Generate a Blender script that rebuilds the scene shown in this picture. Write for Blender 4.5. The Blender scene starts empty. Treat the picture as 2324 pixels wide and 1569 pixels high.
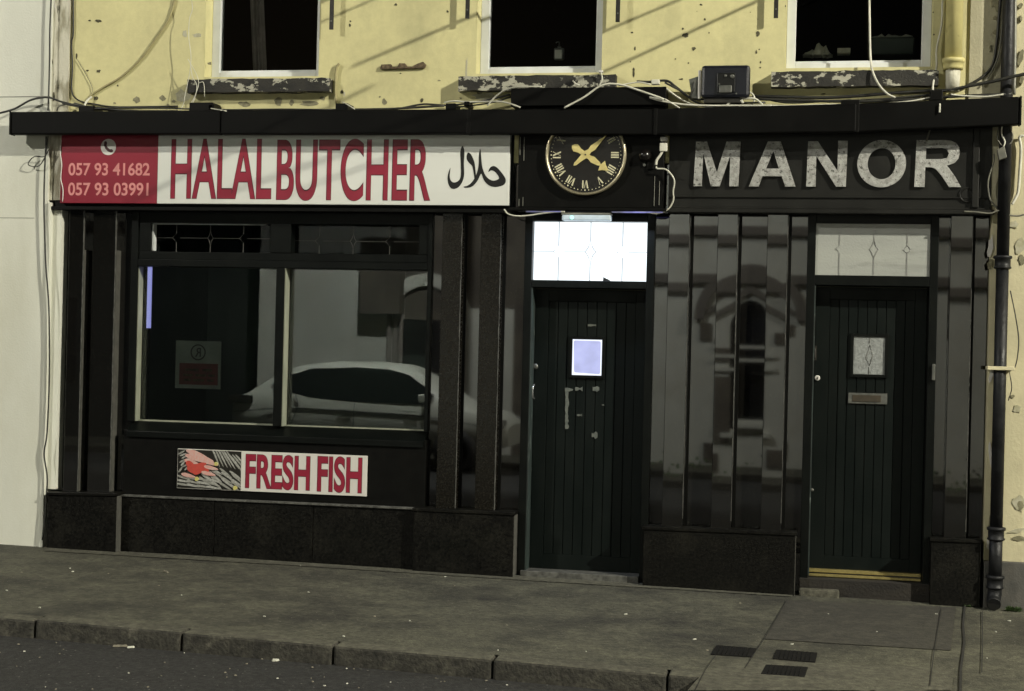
import bpy, bmesh, math, random
from mathutils import Vector, Matrix
random.seed(7)
S = bpy.context.scene
COL = S.collection
# ------------------------------------------------------------------ camera model
F = 3500.0; PSI = math.atan(.20); RHO = .024; D = 10.6; H = 1.62
s_, c_ = math.sin(PSI), math.cos(PSI)
FW = Vector((-s_, c_, 0)); RT = Vector((c_, s_, 0)); UP = Vector((0, 0, 1))
CR = RT*math.cos(RHO) + UP*math.sin(RHO); CU = UP*math.cos(RHO) - RT*math.sin(RHO)
EYE = Vector((0, -D, H))
def ray(px, py): return FW + CR*((px-1162)/F) + CU*(-(py-784.5)/F)
def P(px, py, y=0.0):
    d = ray(px, py); return EYE + d*((y+D)/d.y)
def X(px, py, y=0.0): return P(px, py, y).x
def Z(px, py, y=0.0): return P(px, py, y).z
GS = -.01043; G0 = -.0188
def gz(x, y=0.0):
    z = G0 + GS*max(-30, min(30, x))
    return z
def kerb_y(x): return -2.9 - .05*x
def road_z(x, y): return gz(x) - .10 - .034*max(0, -y-3.0)
def G(px, py, up=0.0):
    d = ray(px, py); t = (H-G0-up)/(GS*d.x - d.z); return EYE + d*t
cam = bpy.data.cameras.new('camera'); co = bpy.data.objects.new('camera', cam); COL.objects.link(co)
cam.sensor_width = 36; cam.lens = 36*F/2324; cam.clip_end = 300; cam.clip_start = .1
m3 = Matrix((CR, CU, -FW)).transposed()
co.matrix_world = Matrix.Translation(EYE) @ m3.to_4x4()
S.camera = co
S.view_settings.view_transform = 'Standard'; S.view_settings.look = 'None'
S.view_settings.exposure = -.12; S.view_settings.gamma = 1

# ------------------------------------------------------------------ object helpers
def tag(o, label=None, cat=None, group=None, kind=None):
    if label: o['label'] = label
    if cat: o['category'] = cat
    if group: o['group'] = group
    if kind: o['kind'] = kind
    return o
def empty(name, loc=(0, 0, 0), label=None, cat=None, group=None):
    o = bpy.data.objects.new(name, None); COL.objects.link(o); o.location = loc; o.empty_display_size = .1
    return tag(o, label, cat, group)
class MB:
    def __init__(s): s.b = bmesh.new(); s.mi = 0
    def face(s, pts):
        vs = [s.b.verts.new(p) for p in pts]
        try:
            f = s.b.faces.new(vs); f.material_index = s.mi; return f
        except ValueError: return None
    def hexa(s, v):   # v: 8 points, bottom ring 0-3 then top ring 4-7 (ccw from above)
        q = [s.b.verts.new(p) for p in v]
        for a in ((3,2,1,0),(4,5,6,7),(0,1,5,4),(1,2,6,5),(2,3,7,6),(3,0,4,7)):
            f = s.b.faces.new([q[i] for i in a]); f.material_index = s.mi
    def box(s, x0, x1, y0, y1, z0, z1):
        if x0 > x1: x0, x1 = x1, x0
        if y0 > y1: y0, y1 = y1, y0
        if z0 > z1: z0, z1 = z1, z0
        s.hexa([(x0,y0,z0),(x1,y0,z0),(x1,y1,z0),(x0,y1,z0),(x0,y0,z1),(x1,y0,z1),(x1,y1,z1),(x0,y1,z1)]); return s
    def slope_box(s, x0, x1, y0, y1, zb0, zb1, zt0, zt1, tilt=0.0, yaw=0.0):
        s.hexa([(x0,y0,zb0),(x1,y0+yaw,zb1),(x1,y1,zb1),(x0,y1,zb0),(x0,y0+tilt,zt0),(x1,y0+tilt+yaw,zt1),(x1,y1,zt1),(x0,y1,zt0)]); return s
    def prism(s, pts, y0, y1):   # pts (x,z), extruded in y
        if y0 > y1: y0, y1 = y1, y0
        n = len(pts)
        a = [s.b.verts.new((p[0], y0, p[1])) for p in pts]; b = [s.b.verts.new((p[0], y1, p[1])) for p in pts]
        for f in (a, b[::-1]):
            try: ff = s.b.faces.new(f); ff.material_index = s.mi
            except ValueError: pass
        for i in range(n):
            try: ff = s.b.faces.new((a[i], b[i], b[(i+1)%n], a[(i+1)%n])); ff.material_index = s.mi
            except ValueError: pass
        return s
    def ring(s, c, r0, r1, y0, y1, n=64):
        prof = [(r0,y0),(r1,y0),(r1,y1),(r0,y1)]
        rows = []
        for i in range(n):
            a = 2*math.pi*i/n
            rows.append([s.b.verts.new((c[0]+r*math.cos(a), y, c[1]+r*math.sin(a))) for r, y in prof])
        for i in range(n):
            for k in range(4):
                f = s.b.faces.new((rows[i][k], rows[(i+1)%n][k], rows[(i+1)%n][(k+1)%4], rows[i][(k+1)%4])); f.material_index = s.mi
        return s
    def disc(s, c, r, y0, y1, n=40):
        return s.prism([(c[0]+r*math.cos(2*math.pi*i/n), c[1]+r*math.sin(2*math.pi*i/n)) for i in range(n)], y0, y1)
    def lathe(s, base, prof, n=20, axis='z'):
        rows = []
        for r, h in prof:
            row = []
            for i in range(n):
                a = 2*math.pi*i/n; u, v = r*math.cos(a), r*math.sin(a)
                p = (u, v, h) if axis == 'z' else ((u, -h, v) if axis == 'y' else (h, u, v))
                row.append(s.b.verts.new((base[0]+p[0], base[1]+p[1], base[2]+p[2])))
            rows.append(row)
        for j in range(len(rows)-1):
            for i in range(n):
                f = s.b.faces.new((rows[j][i], rows[j][(i+1)%n], rows[j+1][(i+1)%n], rows[j+1][i])); f.material_index = s.mi; f.smooth = True
        for row in (rows[0][::-1], rows[-1]):
            try: f = s.b.faces.new(row); f.material_index = s.mi
            except ValueError: pass
        return s
    def tube(s, pts, r, n=8, smooth=True, sub=6, closed=False):
        pts = [Vector(p) for p in pts]
        if smooth and len(pts) > 2:
            out = []; N = len(pts)
            for i in range(N if closed else N-1):
                p0 = pts[(i-1) % N] if closed or i > 0 else pts[0]*2-pts[1]
                p1, p2 = pts[i], pts[(i+1) % N]
                p3 = pts[(i+2) % N] if closed or i+2 < N else pts[-1]*2-pts[-2]
                for k in range(sub):
                    t = k/sub
                    out.append(.5*((2*p1)+(p2-p0)*t+(2*p0-5*p1+4*p2-p3)*t*t+(3*p1-p0-3*p2+p3)*t**3))
            if not closed: out.append(pts[-1])
            pts = out
        N = len(pts); prev = None; rows = []
        for i in range(N):
            a = pts[i-1] if (i > 0 or closed) else pts[i]; b = pts[(i+1) % N] if (i < N-1 or closed) else pts[i]
            t = (b-a)
            if t.length < 1e-9: t = Vector((1, 0, 0))
            t.normalize()
            if prev is None: u = t.cross(Vector((0, 1, .01)));  u = u if u.length > .05 else t.cross(Vector((1, 0, 0)))
            else: u = prev - t*prev.dot(t)
            u.normalize(); prev = u; w = t.cross(u)
            rr = r[i*len(r)//N] if isinstance(r, (list, tuple)) else r
            rows.append([s.b.verts.new(pts[i]+u*(rr*math.cos(2*math.pi*k/n))+w*(rr*math.sin(2*math.pi*k/n))) for k in range(n)])
        for i in range(N if closed else N-1):
            for k in range(n):
                f = s.b.faces.new((rows[i][k], rows[i][(k+1)%n], rows[(i+1)%N][(k+1)%n], rows[(i+1)%N][k])); f.smooth = True; f.material_index = s.mi
        if not closed:
            for row in (rows[0][::-1], rows[-1]): f = s.b.faces.new(row); f.material_index = s.mi
        return s
    def build(s, name, mats, parent=None, bevel=0, loc=None, smooth=False):
        bmesh.ops.recalc_face_normals(s.b, faces=s.b.faces[:])
        me = bpy.data.meshes.new(name); s.b.to_mesh(me); s.b.free()
        for m in (mats if isinstance(mats, (list, tuple)) else [mats]): me.materials.append(m)
        if smooth: me.polygons.foreach_set('use_smooth', [True]*len(me.polygons))
        o = bpy.data.objects.new(name, me); COL.objects.link(o)
        if parent:
            o.parent = parent
            if parent.type == 'EMPTY' and loc is None:      # geometry was given in world space
                me.transform(Matrix.Translation(-parent_world(parent)))
            elif loc is None: me.transform(Matrix.Translation(-parent_world(parent)))
        if loc is not None: o.location = loc
        if bevel:
            b = o.modifiers.new('bevel', 'BEVEL'); b.width = bevel; b.segments = 2; b.limit_method = 'ANGLE'
        return o
def parent_world(p):
    v = Vector((0, 0, 0))
    while p: v += Vector(p.location); p = p.parent
    return v
def struct(o): o['kind'] = 'structure'; return o
def thing_mesh(mb, name, mat, label, cat, group=None, bevel=0):
    return tag(mb.build(name, mat, None, bevel), label, cat, group)

def curve_mesh(splines, y, th):   # splines: lists of (x,z); holes allowed
    cu = bpy.data.curves.new('outline', 'CURVE'); cu.dimensions = '2D'; cu.fill_mode = 'BOTH'; cu.extrude = th/2
    for sp in splines:
        q = cu.splines.new('POLY'); q.points.add(len(sp)-1); q.use_cyclic_u = True
        for i, (a, b) in enumerate(sp): q.points[i].co = (a, b, 0, 1)
    ob = bpy.data.objects.new('outline', cu); COL.objects.link(ob)
    me = bpy.data.meshes.new_from_object(ob)
    bpy.data.objects.remove(ob); bpy.data.curves.remove(cu)
    me.transform(Matrix.Translation((0, y+0.0, 0)) @ Matrix.Rotation(math.pi/2, 4, 'X'))
    return me
def text_mesh(body, x0, x1, z0, z1, y, th, offset=0.0, flip=False, spacing=1.0):
    cu = bpy.data.curves.new('text', 'FONT'); cu.body = body; cu.extrude = th/2; cu.offset = offset; cu.space_character = spacing
    ob = bpy.data.objects.new('text', cu); COL.objects.link(ob)
    me = bpy.data.meshes.new_from_object(ob)
    bpy.data.objects.remove(ob); bpy.data.curves.remove(cu)
    xs = [v.co.x for v in me.vertices]; ys = [v.co.y for v in me.vertices]
    a, b, c, d = min(xs), max(xs), min(ys), max(ys)
    for v in me.vertices:
        u = (v.co.x-a)/(b-a); u = 1-u if flip else u
        v.co = Vector((x0+u*(x1-x0), y-v.co.z, z0+(v.co.y-c)/(d-c)*(z1-z0)))
    if flip: me.flip_normals()
    return me
def link_mesh(me, name, mat, parent):
    me.name = name; me.materials.clear(); me.materials.append(mat)
    o = bpy.data.objects.new(name, me); COL.objects.link(o); o.parent = parent
    if parent: me.transform(Matrix.Translation(-parent_world(parent)))
    return o

# ------------------------------------------------------------------ materials
MATS = {}
def nt(m): return m.node_tree.nodes, m.node_tree.links
def mat(name, c1, c2=None, scale=6, rough=.6, r2=None, metal=0, bump=0, bscale=60, stretch=(1, 1, 1), lo=.35, hi=.65,
        speck=None, speck_scale=120, speck_w=.12, spec=.5, dirt=None, dscale=1.6, dlo=.5, dhi=.75, coat=0, detail=6, ior=1.5, fine=None):
    m = bpy.data.materials.new(name); m.use_nodes = True; N, L = nt(m); MATS[name] = m
    b = N['Principled BSDF']; g = N.new('ShaderNodeNewGeometry')
    mp = N.new('ShaderNodeMapping'); mp.inputs['Scale'].default_value = stretch; L.new(g.outputs['Position'], mp.inputs['Vector'])
    b.inputs['Roughness'].default_value = rough; b.inputs['Metallic'].default_value = metal
    b.inputs['Specular IOR Level'].default_value = spec; b.inputs['Coat Weight'].default_value = coat; b.inputs['Coat Roughness'].default_value = .05
    b.inputs['IOR'].default_value = ior
    n = N.new('ShaderNodeTexNoise'); n.inputs['Scale'].default_value = scale; n.inputs['Detail'].default_value = detail; L.new(mp.outputs[0], n.inputs['Vector'])
    mr = N.new('ShaderNodeMapRange'); mr.inputs[1].default_value = lo; mr.inputs[2].default_value = hi; L.new(n.outputs[0], mr.inputs[0])
    mx = N.new('ShaderNodeMix'); mx.data_type = 'RGBA'; L.new(mr.outputs[0], mx.inputs[0])
    mx.inputs[6].default_value = (*c1, 1); mx.inputs[7].default_value = (*(c2 or c1), 1)
    out = mx.outputs[2]
    if dirt:
        n2 = N.new('ShaderNodeTexNoise'); n2.inputs['Scale'].default_value = dscale; n2.inputs['Detail'].default_value = 8; n2.inputs['Roughness'].default_value = .65
        mp2 = N.new('ShaderNodeMapping'); mp2.inputs['Location'].default_value = (3.3, 1.7, 9.1); mp2.inputs['Scale'].default_value = stretch
        L.new(g.outputs['Position'], mp2.inputs['Vector']); L.new(mp2.outputs[0], n2.inputs['Vector'])
        r_ = N.new('ShaderNodeMapRange'); r_.inputs[1].default_value = dlo; r_.inputs[2].default_value = dhi; L.new(n2.outputs[0], r_.inputs[0])
        m2 = N.new('ShaderNodeMix'); m2.data_type = 'RGBA'; L.new(r_.outputs[0], m2.inputs[0]); L.new(out, m2.inputs[6]); m2.inputs[7].default_value = (*dirt, 1)
        out = m2.outputs[2]
    if speck:
        v = N.new('ShaderNodeTexVoronoi'); v.inputs['Scale'].default_value = speck_scale; L.new(g.outputs['Position'], v.inputs['Vector'])
        lt = N.new('ShaderNodeMath'); lt.operation = 'LESS_THAN'; L.new(v.outputs['Distance'], lt.inputs[0]); lt.inputs[1].default_value = speck_w
        wn = N.new('ShaderNodeTexWhiteNoise'); wn.noise_dimensions = '3D'; L.new(v.outputs['Position'], wn.inputs['Vector'])
        gt = N.new('ShaderNodeMath'); gt.operation = 'GREATER_THAN'; gt.inputs[1].default_value = .55; L.new(wn.outputs['Value'], gt.inputs[0])
        mu = N.new('ShaderNodeMath'); mu.operation = 'MULTIPLY'; L.new(lt.outputs[0], mu.inputs[0]); L.new(gt.outputs[0], mu.inputs[1])
        m4 = N.new('ShaderNodeMix'); m4.data_type = 'RGBA'; L.new(mu.outputs[0], m4.inputs[0]); L.new(out, m4.inputs[6]); m4.inputs[7].default_value = (*speck, 1)
        out = m4.outputs[2]
    if fine:
        nf = N.new('ShaderNodeTexNoise'); nf.inputs['Scale'].default_value = fine[0]; nf.inputs['Detail'].default_value = 4; nf.inputs['Roughness'].default_value = .7; L.new(g.outputs['Position'], nf.inputs['Vector'])
        rf = N.new('ShaderNodeMapRange'); rf.inputs[1].default_value = .35; rf.inputs[2].default_value = .65; rf.inputs[3].default_value = 1-fine[1]; rf.inputs[4].default_value = 1+fine[1]; L.new(nf.outputs[0], rf.inputs[0])
        vs = N.new('ShaderNodeVectorMath'); vs.operation = 'SCALE'; L.new(out, vs.inputs[0]); L.new(rf.outputs[0], vs.inputs['Scale']); out = vs.outputs[0]
    L.new(out, b.inputs['Base Color'])
    if r2 is not None:
        rr = N.new('ShaderNodeMapRange'); rr.inputs[3].default_value = rough; rr.inputs[4].default_value = r2; L.new(mr.outputs[0], rr.inputs[0]); L.new(rr.outputs[0], b.inputs['Roughness'])
    if bump:
        nb = N.new('ShaderNodeTexNoise'); nb.inputs['Scale'].default_value = bscale; nb.inputs['Detail'].default_value = 5; L.new(g.outputs['Position'], nb.inputs['Vector'])
        bp = N.new('ShaderNodeBump'); bp.inputs['Strength'].default_value = bump; bp.inputs['Distance'].default_value = .01
        L.new(nb.outputs[0], bp.inputs['Height']); L.new(bp.outputs[0], b.inputs['Normal'])
    return m
def emis(name, col, strength, base=(.5, .5, .5), noise=None):
    m = mat(name, base, rough=.3); N, L = nt(m); b = N['Principled BSDF']
    b.inputs['Emission Color'].default_value = (*col, 1); b.inputs['Emission Strength'].default_value = strength
    if noise:
        g = N.new('ShaderNodeNewGeometry'); n = N.new('ShaderNodeTexNoise'); n.inputs['Scale'].default_value = noise[0]; n.inputs['Detail'].default_value = 3
        L.new(g.outputs['Position'], n.inputs['Vector'])
        r = N.new('ShaderNodeMapRange'); r.inputs[1].default_value = .35; r.inputs[2].default_value = .65; r.inputs[3].default_value = strength*noise[1]; r.inputs[4].default_value = strength
        L.new(n.outputs[0], r.inputs[0]); L.new(r.outputs[0], b.inputs['Emission Strength'])
    return m
def glass(name, tint=(.9, .92, .9), ior=1.5, rough=0.0, bump=0, bscale=40):
    m = bpy.data.materials.new(name); m.use_nodes = True; N, L = nt(m); N.remove(N['Principled BSDF'])
    o = N['Material Output']; t = N.new('ShaderNodeBsdfTransparent'); t.inputs[0].default_value = (*tint, 1)
    gl = N.new('ShaderNodeBsdfGlossy'); gl.inputs['Roughness'].default_value = rough; fr = N.new('ShaderNodeFresnel'); fr.inputs[0].default_value = ior
    mx = N.new('ShaderNodeMixShader'); L.new(fr.outputs[0], mx.inputs[0]); L.new(t.outputs[0], mx.inputs[1]); L.new(gl.outputs[0], mx.inputs[2]); L.new(mx.outputs[0], o.inputs[0])
    return m
M = dict(
 yellow=mat('yellow_render', (.62,.575,.30), (.54,.50,.265), 2.2, .75, bump=.10, bscale=90, fine=(14, .05), dirt=(.37,.35,.19), dscale=1.7, stretch=(1,1,.6), dlo=.5, dhi=.8),
 yellow_paint=mat('yellow_paint', (.60,.54,.24), (.48,.43,.19), 6, .55, dirt=(.22,.19,.09), dscale=9, dlo=.6, dhi=.75),
 chip=mat('bare_patch', (.16,.15,.09), (.27,.25,.16), 25, .9, bump=.3, bscale=120),
 chip_dark=mat('dark_chip', (.035,.033,.02), (.10,.09,.05), 40, .9),
 chip_pale=mat('filler_patch', (.47,.45,.34), (.36,.34,.22), 20, .9, bump=.2),
 white_wall=mat('off_white_render', (.68,.685,.60), (.60,.605,.53), 1.5, .75, bump=.12, bscale=70, dirt=(.52,.515,.42), dscale=.9, stretch=(1,1,.35), dlo=.48, dhi=.75),
 plaster=mat('peeling_plaster', (.56,.54,.44), (.30,.28,.20), 9, .85, bump=.5, bscale=30, stretch=(2,1,.5), lo=.45, hi=.6, dirt=(.07,.065,.045), dscale=7, dlo=.60, dhi=.68),
 cream=mat('cream_render', (.60,.55,.36), (.53,.49,.32), 3, .8, bump=.25, bscale=45, dirt=(.42,.38,.25), dscale=2, dlo=.5, dhi=.8),
 pier=mat('grubby_pier_render', (.42,.39,.27), (.34,.32,.22), 4, .85, bump=.3, bscale=60, dirt=(.13,.12,.08), dscale=3, dlo=.58, dhi=.7),
 dado=mat('grey_dado', (.06,.06,.055), (.085,.08,.07), 10, .8, bump=.3, bscale=80),
 sill=mat('flaking_sill', (.010,.0095,.0075), (.022,.020,.015), 10, .7, bump=.5, bscale=70, dirt=(.36,.35,.28), dscale=9, dlo=.545, dhi=.57, stretch=(.8,1,1.3)),
 upvc=mat('white_upvc', (.66,.68,.68), (.58,.6,.6), 8, .35, dirt=(.40,.41,.38), dscale=6, dlo=.6, dhi=.8),
 liner=mat('cream_jamb_liner', (.22,.235,.18), (.30,.31,.24), 15, .4, dirt=(.12,.13,.09), dscale=9, dlo=.62, dhi=.75, stretch=(1,1,.4)),
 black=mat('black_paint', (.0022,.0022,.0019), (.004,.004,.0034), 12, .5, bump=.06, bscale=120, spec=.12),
 box=mat('awning_black', (.0018,.0018,.0017), (.0036,.0036,.0032), 3, .5, r2=.6, bump=.05, bscale=40, spec=.10, dirt=(.008,.008,.0072), dscale=5, dlo=.6, dhi=.85),
 fascia=mat('fascia_black', (.008,.008,.0072), (.013,.013,.0112), 4, .40, r2=.5, bump=.08, bscale=60, spec=.25),
 green=mat('dark_green_door_paint', (.0026,.0048,.0042), (.0046,.0070,.0060), 7, .42, r2=.55, bump=.10, bscale=50, spec=.15, stretch=(1,1,.4)),
 frame=mat('black_green_frame_paint', (.0022,.003,.0027), (.0042,.0052,.0045), 9, .38, bump=.04, bscale=90, spec=.14),
 jamb=mat('worn_jamb_paint', (.030,.045,.042), (.020,.026,.024), 14, .5, dirt=(.20,.23,.21), dscale=22, dlo=.62, dhi=.68, stretch=(2,2,.4)),
 granite=mat('polished_black_granite', (.003,.003,.0028), (.007,.0065,.0055), 90, .025, speck=(.07,.066,.05), speck_scale=110, speck_w=.13, ior=1.70, spec=.5),
 granite2=mat('brown_black_granite', (.0045,.004,.003), (.010,.0085,.006), 70, .16, r2=.3, speck=(.055,.05,.037), speck_scale=95, speck_w=.13, ior=1.33),
 plinth=mat('plinth_granite', (.0022,.0021,.0017), (.0045,.0043,.0033), 60, .4, r2=.55, speck=(.05,.047,.036), speck_scale=110, speck_w=.12, spec=.16, bump=.1, bscale=80, dirt=(.011,.0105,.008), dscale=4, dlo=.5, dhi=.75, fine=(60,.5)),
 edge=mat('worn_lit_stone_edge', (.10,.10,.09), (.04,.04,.035), 30, .6, bump=.3),  # pale stone for wear, also for highlights along the pilaster edges
 pave=mat('pavement_concrete', (.047,.046,.033), (.078,.076,.053), 5, .85, bump=.9, bscale=70, speck=(.20,.19,.155), speck_scale=30, speck_w=.10, dirt=(.018,.0172,.013), dscale=1.9, dlo=.45, dhi=.68, detail=12, fine=(26, .42)),
 pave_d=mat('pavement_patch_concrete', (.028,.0265,.021), (.041,.0385,.030), 9, .85, bump=.5, bscale=80, dirt=(.03,.028,.023), dscale=3, dlo=.5, dhi=.7, fine=(26, .38)),
 pave_l=mat('pavement_light_concrete', (.058,.056,.040), (.082,.079,.058), 14, .85, bump=.5, bscale=80, dirt=(.05,.047,.035), dscale=4, dlo=.5, dhi=.65, speck=(.25,.24,.19), speck_scale=60, speck_w=.1, fine=(26, .4)),
 crack=mat('joint_crack', (.006,.006,.005), (.015,.014,.012), 30, .95),
 kerb=mat('kerb_concrete', (.026,.0245,.019), (.046,.043,.033), 7, .85, bump=.6, bscale=60, dirt=(.10,.094,.072), dscale=5, dlo=.58, dhi=.72, speck=(.14,.13,.1), speck_scale=60, speck_w=.08, fine=(30, .5)),
 road=mat('road_asphalt', (.011,.011,.0108), (.022,.022,.021), 30, .85, bump=1.0, bscale=110, fine=(34, .6), speck=(.12,.118,.105), speck_scale=27, speck_w=.13, dirt=(.014,.014,.014), dscale=4, dlo=.5, dhi=.7, detail=12),
 sign_white=mat('sign_white_vinyl', (.70,.71,.67), (.64,.65,.61), 1.2, .22, spec=.5, dirt=(.44,.45,.41), dscale=3.5, dlo=.62, dhi=.85, stretch=(.3,1,2.5)),
 sign_red=mat('sign_red_vinyl', (.25,.018,.036), (.215,.015,.031), 2.5, .3, dirt=(.11,.008,.014), dscale=4, dlo=.6, dhi=.8, stretch=(.5,1,1.5)),
 letter_red=mat('letter_red', (.27,.015,.038), (.23,.014,.034), 3, .3),
 letter_edge=mat('letter_dark_edge', (.055,.006,.012), rough=.35),
 letter_pink=mat('letter_pink', (.66,.26,.25), (.60,.24,.23), 8, .3),
 white=mat('matt_white', (.62,.60,.56), rough=.4),
 ink=mat('black_ink', (.006,.006,.006), rough=.35),
 metal_letter=mat('galvanised_letter_metal', (.44,.44,.42), (.27,.27,.25), 26, .42, r2=.6, metal=.35, bump=.5, bscale=120, dirt=(.10,.10,.09), dscale=42, dlo=.56, dhi=.64),
 dial=mat('clock_dial_black', (.006,.005,.0045), rough=.25),
 gold=mat('gold_leaf', (.72,.62,.26), (.62,.52,.22), 30, .38, metal=.25),
 numeral=mat('numeral_cream_gold', (.58,.55,.38), rough=.5),
 bronze=mat('bronze_rim', (.62,.56,.40), (.45,.40,.27), 10, .3, metal=.75),
 chrome=mat('bright_metal', (.62,.63,.62), rough=.22, metal=.9),
 brass=mat('brass_strip', (.40,.33,.13), (.30,.25,.10), 25, .35, metal=.6),
 brass_dull=mat('dull_brass', (.045,.034,.020), (.03,.024,.014), 30, .55),
 dullmetal=mat('dull_plate_metal', (.10,.105,.095), (.15,.15,.135), 40, .45, metal=.5),
 rust=mat('rusty_iron', (.045,.030,.018), (.15,.11,.06), 40, .85, bump=.5, bscale=120),
 stone_side=mat('lit_stone_side', (.050,.049,.042), (.075,.073,.062), 20, .8, bump=.3, speck=(.14,.13,.11), speck_scale=140, speck_w=.13),  # rough side stone, paler to carry the side light in its colour
 sill_wood=mat('dark_rotten_timber', (.008,.0065,.005), (.018,.0145,.010), 14, .85, bump=.5, bscale=60, stretch=(.2,1,1)),
 iron=mat('black_iron', (.010,.009,.007), (.020,.017,.012), 30, .5, bump=.1),
 cable_w=mat('white_cable_sheath', (.62,.61,.52), (.48,.47,.39), 12, .45),
 cable_g=mat('grey_cable_sheath', (.09,.09,.075), (.16,.155,.12), 12, .6),
 cable_b=mat('black_cable_sheath', (.010,.010,.009), (.025,.025,.02), 12, .5),
 cable_y=mat('painted_cable_sheath', (.34,.31,.15), (.26,.23,.12), 9, .7),
 lead=mat('lead_came', (.30,.30,.29), rough=.4, metal=.5),
 lead_d=mat('dark_lead_came', (.10,.10,.09), rough=.5, metal=.3),
 frost=mat('obscure_glass', (.30,.31,.29), (.36,.37,.34), 3, .25, bump=.25, bscale=70, dirt=(.21,.22,.20), dscale=5, dlo=.55, dhi=.75, stretch=(.3,1,2)),
 frost2=mat('pebbled_glass', (.27,.285,.28), (.21,.22,.215), 55, .3, bump=.5, bscale=70, lo=.42, hi=.58),
 lit=emis('lit_transom_glass', (.90,.97,1.0), 1.7, base=(.1,.1,.1), noise=(4, .8)),
 lit_blue=emis('lit_door_glass', (.56,.60,1.0), 1.0, base=(.05,.05,.05), noise=(9, .82)),
 lit_blue_edge=emis('lit_door_glass_edge', (.86,.90,1.0), 1.3, base=(.05,.05,.05)),
 lit_strip=emis('lit_window_strip', (.40,.40,.95), .9),
 led=emis('bulkhead_diffuser', (.42,.55,.68), .55, base=(.4,.45,.45), noise=(20, .6)),
 strip=emis('blue_spill_strip', (.30,.30,.95), .8, base=(.1,.1,.1), noise=(5, .05)),  # glows in place of blue light spilling under the clock ledge
 led_spot=emis('bulkhead_green_led', (.25,.95,.75), 1.4),
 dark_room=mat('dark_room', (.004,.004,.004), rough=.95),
 shop_board=mat('shop_inner_board', (.06,.078,.072), (.075,.095,.087), 3, .8),
 notice_grey=mat('notice_paper', (.33,.35,.33), (.26,.28,.265), 12, .8),
 notice_red=mat('notice_red_panel', (.19,.05,.048), (.14,.045,.042), 20, .8),
 curtain=mat('grey_curtain', (.34,.31,.30), (.24,.22,.21), 10, .95),
 inner_frame=mat('grey_inner_frame', (.35,.37,.36), rough=.5),
 paper=mat('crumpled_paper', (.70,.70,.60), (.45,.45,.38), 14, .9, bump=.5),
 soap=mat('grey_bottle_plastic', (.20,.22,.22), rough=.3),
 soap_label=mat('bottle_label', (.80,.80,.76), rough=.5),
 flood=mat('navy_black_housing', (.005,.006,.011), (.009,.010,.015), 15, .35, bump=.1, bscale=80),
 floodlens=mat('black_recess', (.003,.003,.003), rough=.3),
 grey=mat('grey_galvanised', (.28,.28,.24), (.2,.2,.17), 20, .5, metal=.3),
 pipe_black=mat('black_iron_pipe', (.006,.0065,.0075), (.012,.0125,.014), 12, .45, r2=.6, spec=.3, bump=.3, bscale=40, dirt=(.05,.05,.045), dscale=8, dlo=.66, dhi=.8),
 tape=mat('grey_tape_residue', (.12,.13,.11), (.075,.085,.075), 50, .8),
 leaf=mat('weed_green', (.035,.065,.018), (.06,.10,.03), 40, .6),
 litter=mat('litter_paper', (.60,.60,.52), (.4,.4,.33), 60, .8),
 litter_d=mat('litter_tan', (.22,.20,.15), (.14,.13,.10), 60, .85),
 grate=mat('cast_iron_cover', (.003,.003,.0028), (.006,.0055,.005), 30, .8, spec=.2, bump=.4, bscale=80),
 opp=mat('opposite_grey_render', (.54,.54,.49), (.49,.49,.445), 2, .8, dirt=(.42,.40,.34), dscale=1, dlo=.5, dhi=.8),
 opp_band=mat('opposite_dark_band', (.14,.125,.11), rough=.8),
 opp_dark=mat('opposite_dark_stone', (.11,.095,.075), (.07,.06,.05), 3, .9, bump=.4, bscale=20),
 opp_unlit=mat('opposite_unlit_stone', (.012,.014,.013), (.016,.018,.017), 3, .9),
 opp_glass=mat('opposite_dark_glass', (.01,.01,.012), rough=.15),
 car=mat('white_car_paint', (.46,.47,.42), rough=.42, coat=.1),
 car_glass=mat('car_tinted_glass', (.008,.009,.010), rough=.08),
 car_black=mat('car_black_plastic', (.012,.012,.012), rough=.6),
 car_light=mat('car_lamp_lens', (.015,.012,.012), rough=.1, coat=1),
 lamp_pole=mat('lamp_pole_steel', (.25,.25,.24), rough=.5, metal=.5),
 lamp_lens=emis('street_lamp_lens', (1, .95, .8), 30),
)
GLT = glass('transom_tinted_glass', (.5,.53,.51), 1.22)
GL = glass('shop_glass', (.88,.91,.89), 1.60); GLU = glass('upper_window_glass', (.95,.96,.95), 1.40)

# ------------------------------------------------------------------ ground
def ground_sheet(name, x0, x1, ys, mats, zf, nx=40):
    mb = MB()
    for i in range(nx):
        a = x0+(x1-x0)*i/nx; b = x0+(x1-x0)*(i+1)/nx
        for j in range(len(ys)-1):
            ya, yb = ys[j], ys[j+1]
            fa = lambda x, y: (y(x) if callable(y) else y)
            pts = [(a, fa(a, ya)), (b, fa(b, ya)), (b, fa(b, yb)), (a, fa(a, yb))]
            mb.face([(x, y, zf(x, y)) for x, y in pts])
    bmesh.ops.remove_doubles(mb.b, verts=mb.b.verts[:], dist=1e-4)
    return struct(mb.build(name, mats))
KW = .13
ground_sheet('pavement', -30, 30, [lambda x: kerb_y(x)+KW, -1.5, .3], M['pave'], lambda x, y: gz(x))
ground_sheet('road', -30, 30, [-14.6, -10, -6, lambda x: kerb_y(x)+.02], M['road'], road_z)
ground_sheet('far_pavement', -30, 30, [-17.0, -14.75], M['pave'], lambda x, y: road_z(x, -14.6)+.10)
ground_sheet('ground', -60, 60, [-40, 60], M['road'], lambda x, y: gz(x)-1.9, 4)
mb = MB()      # kerb stones with open joints
jx = [G(px, py).x for px, py in ((85,1406),(412,1437),(755,1467),(1120,1495),(1515,1530))]
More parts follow.
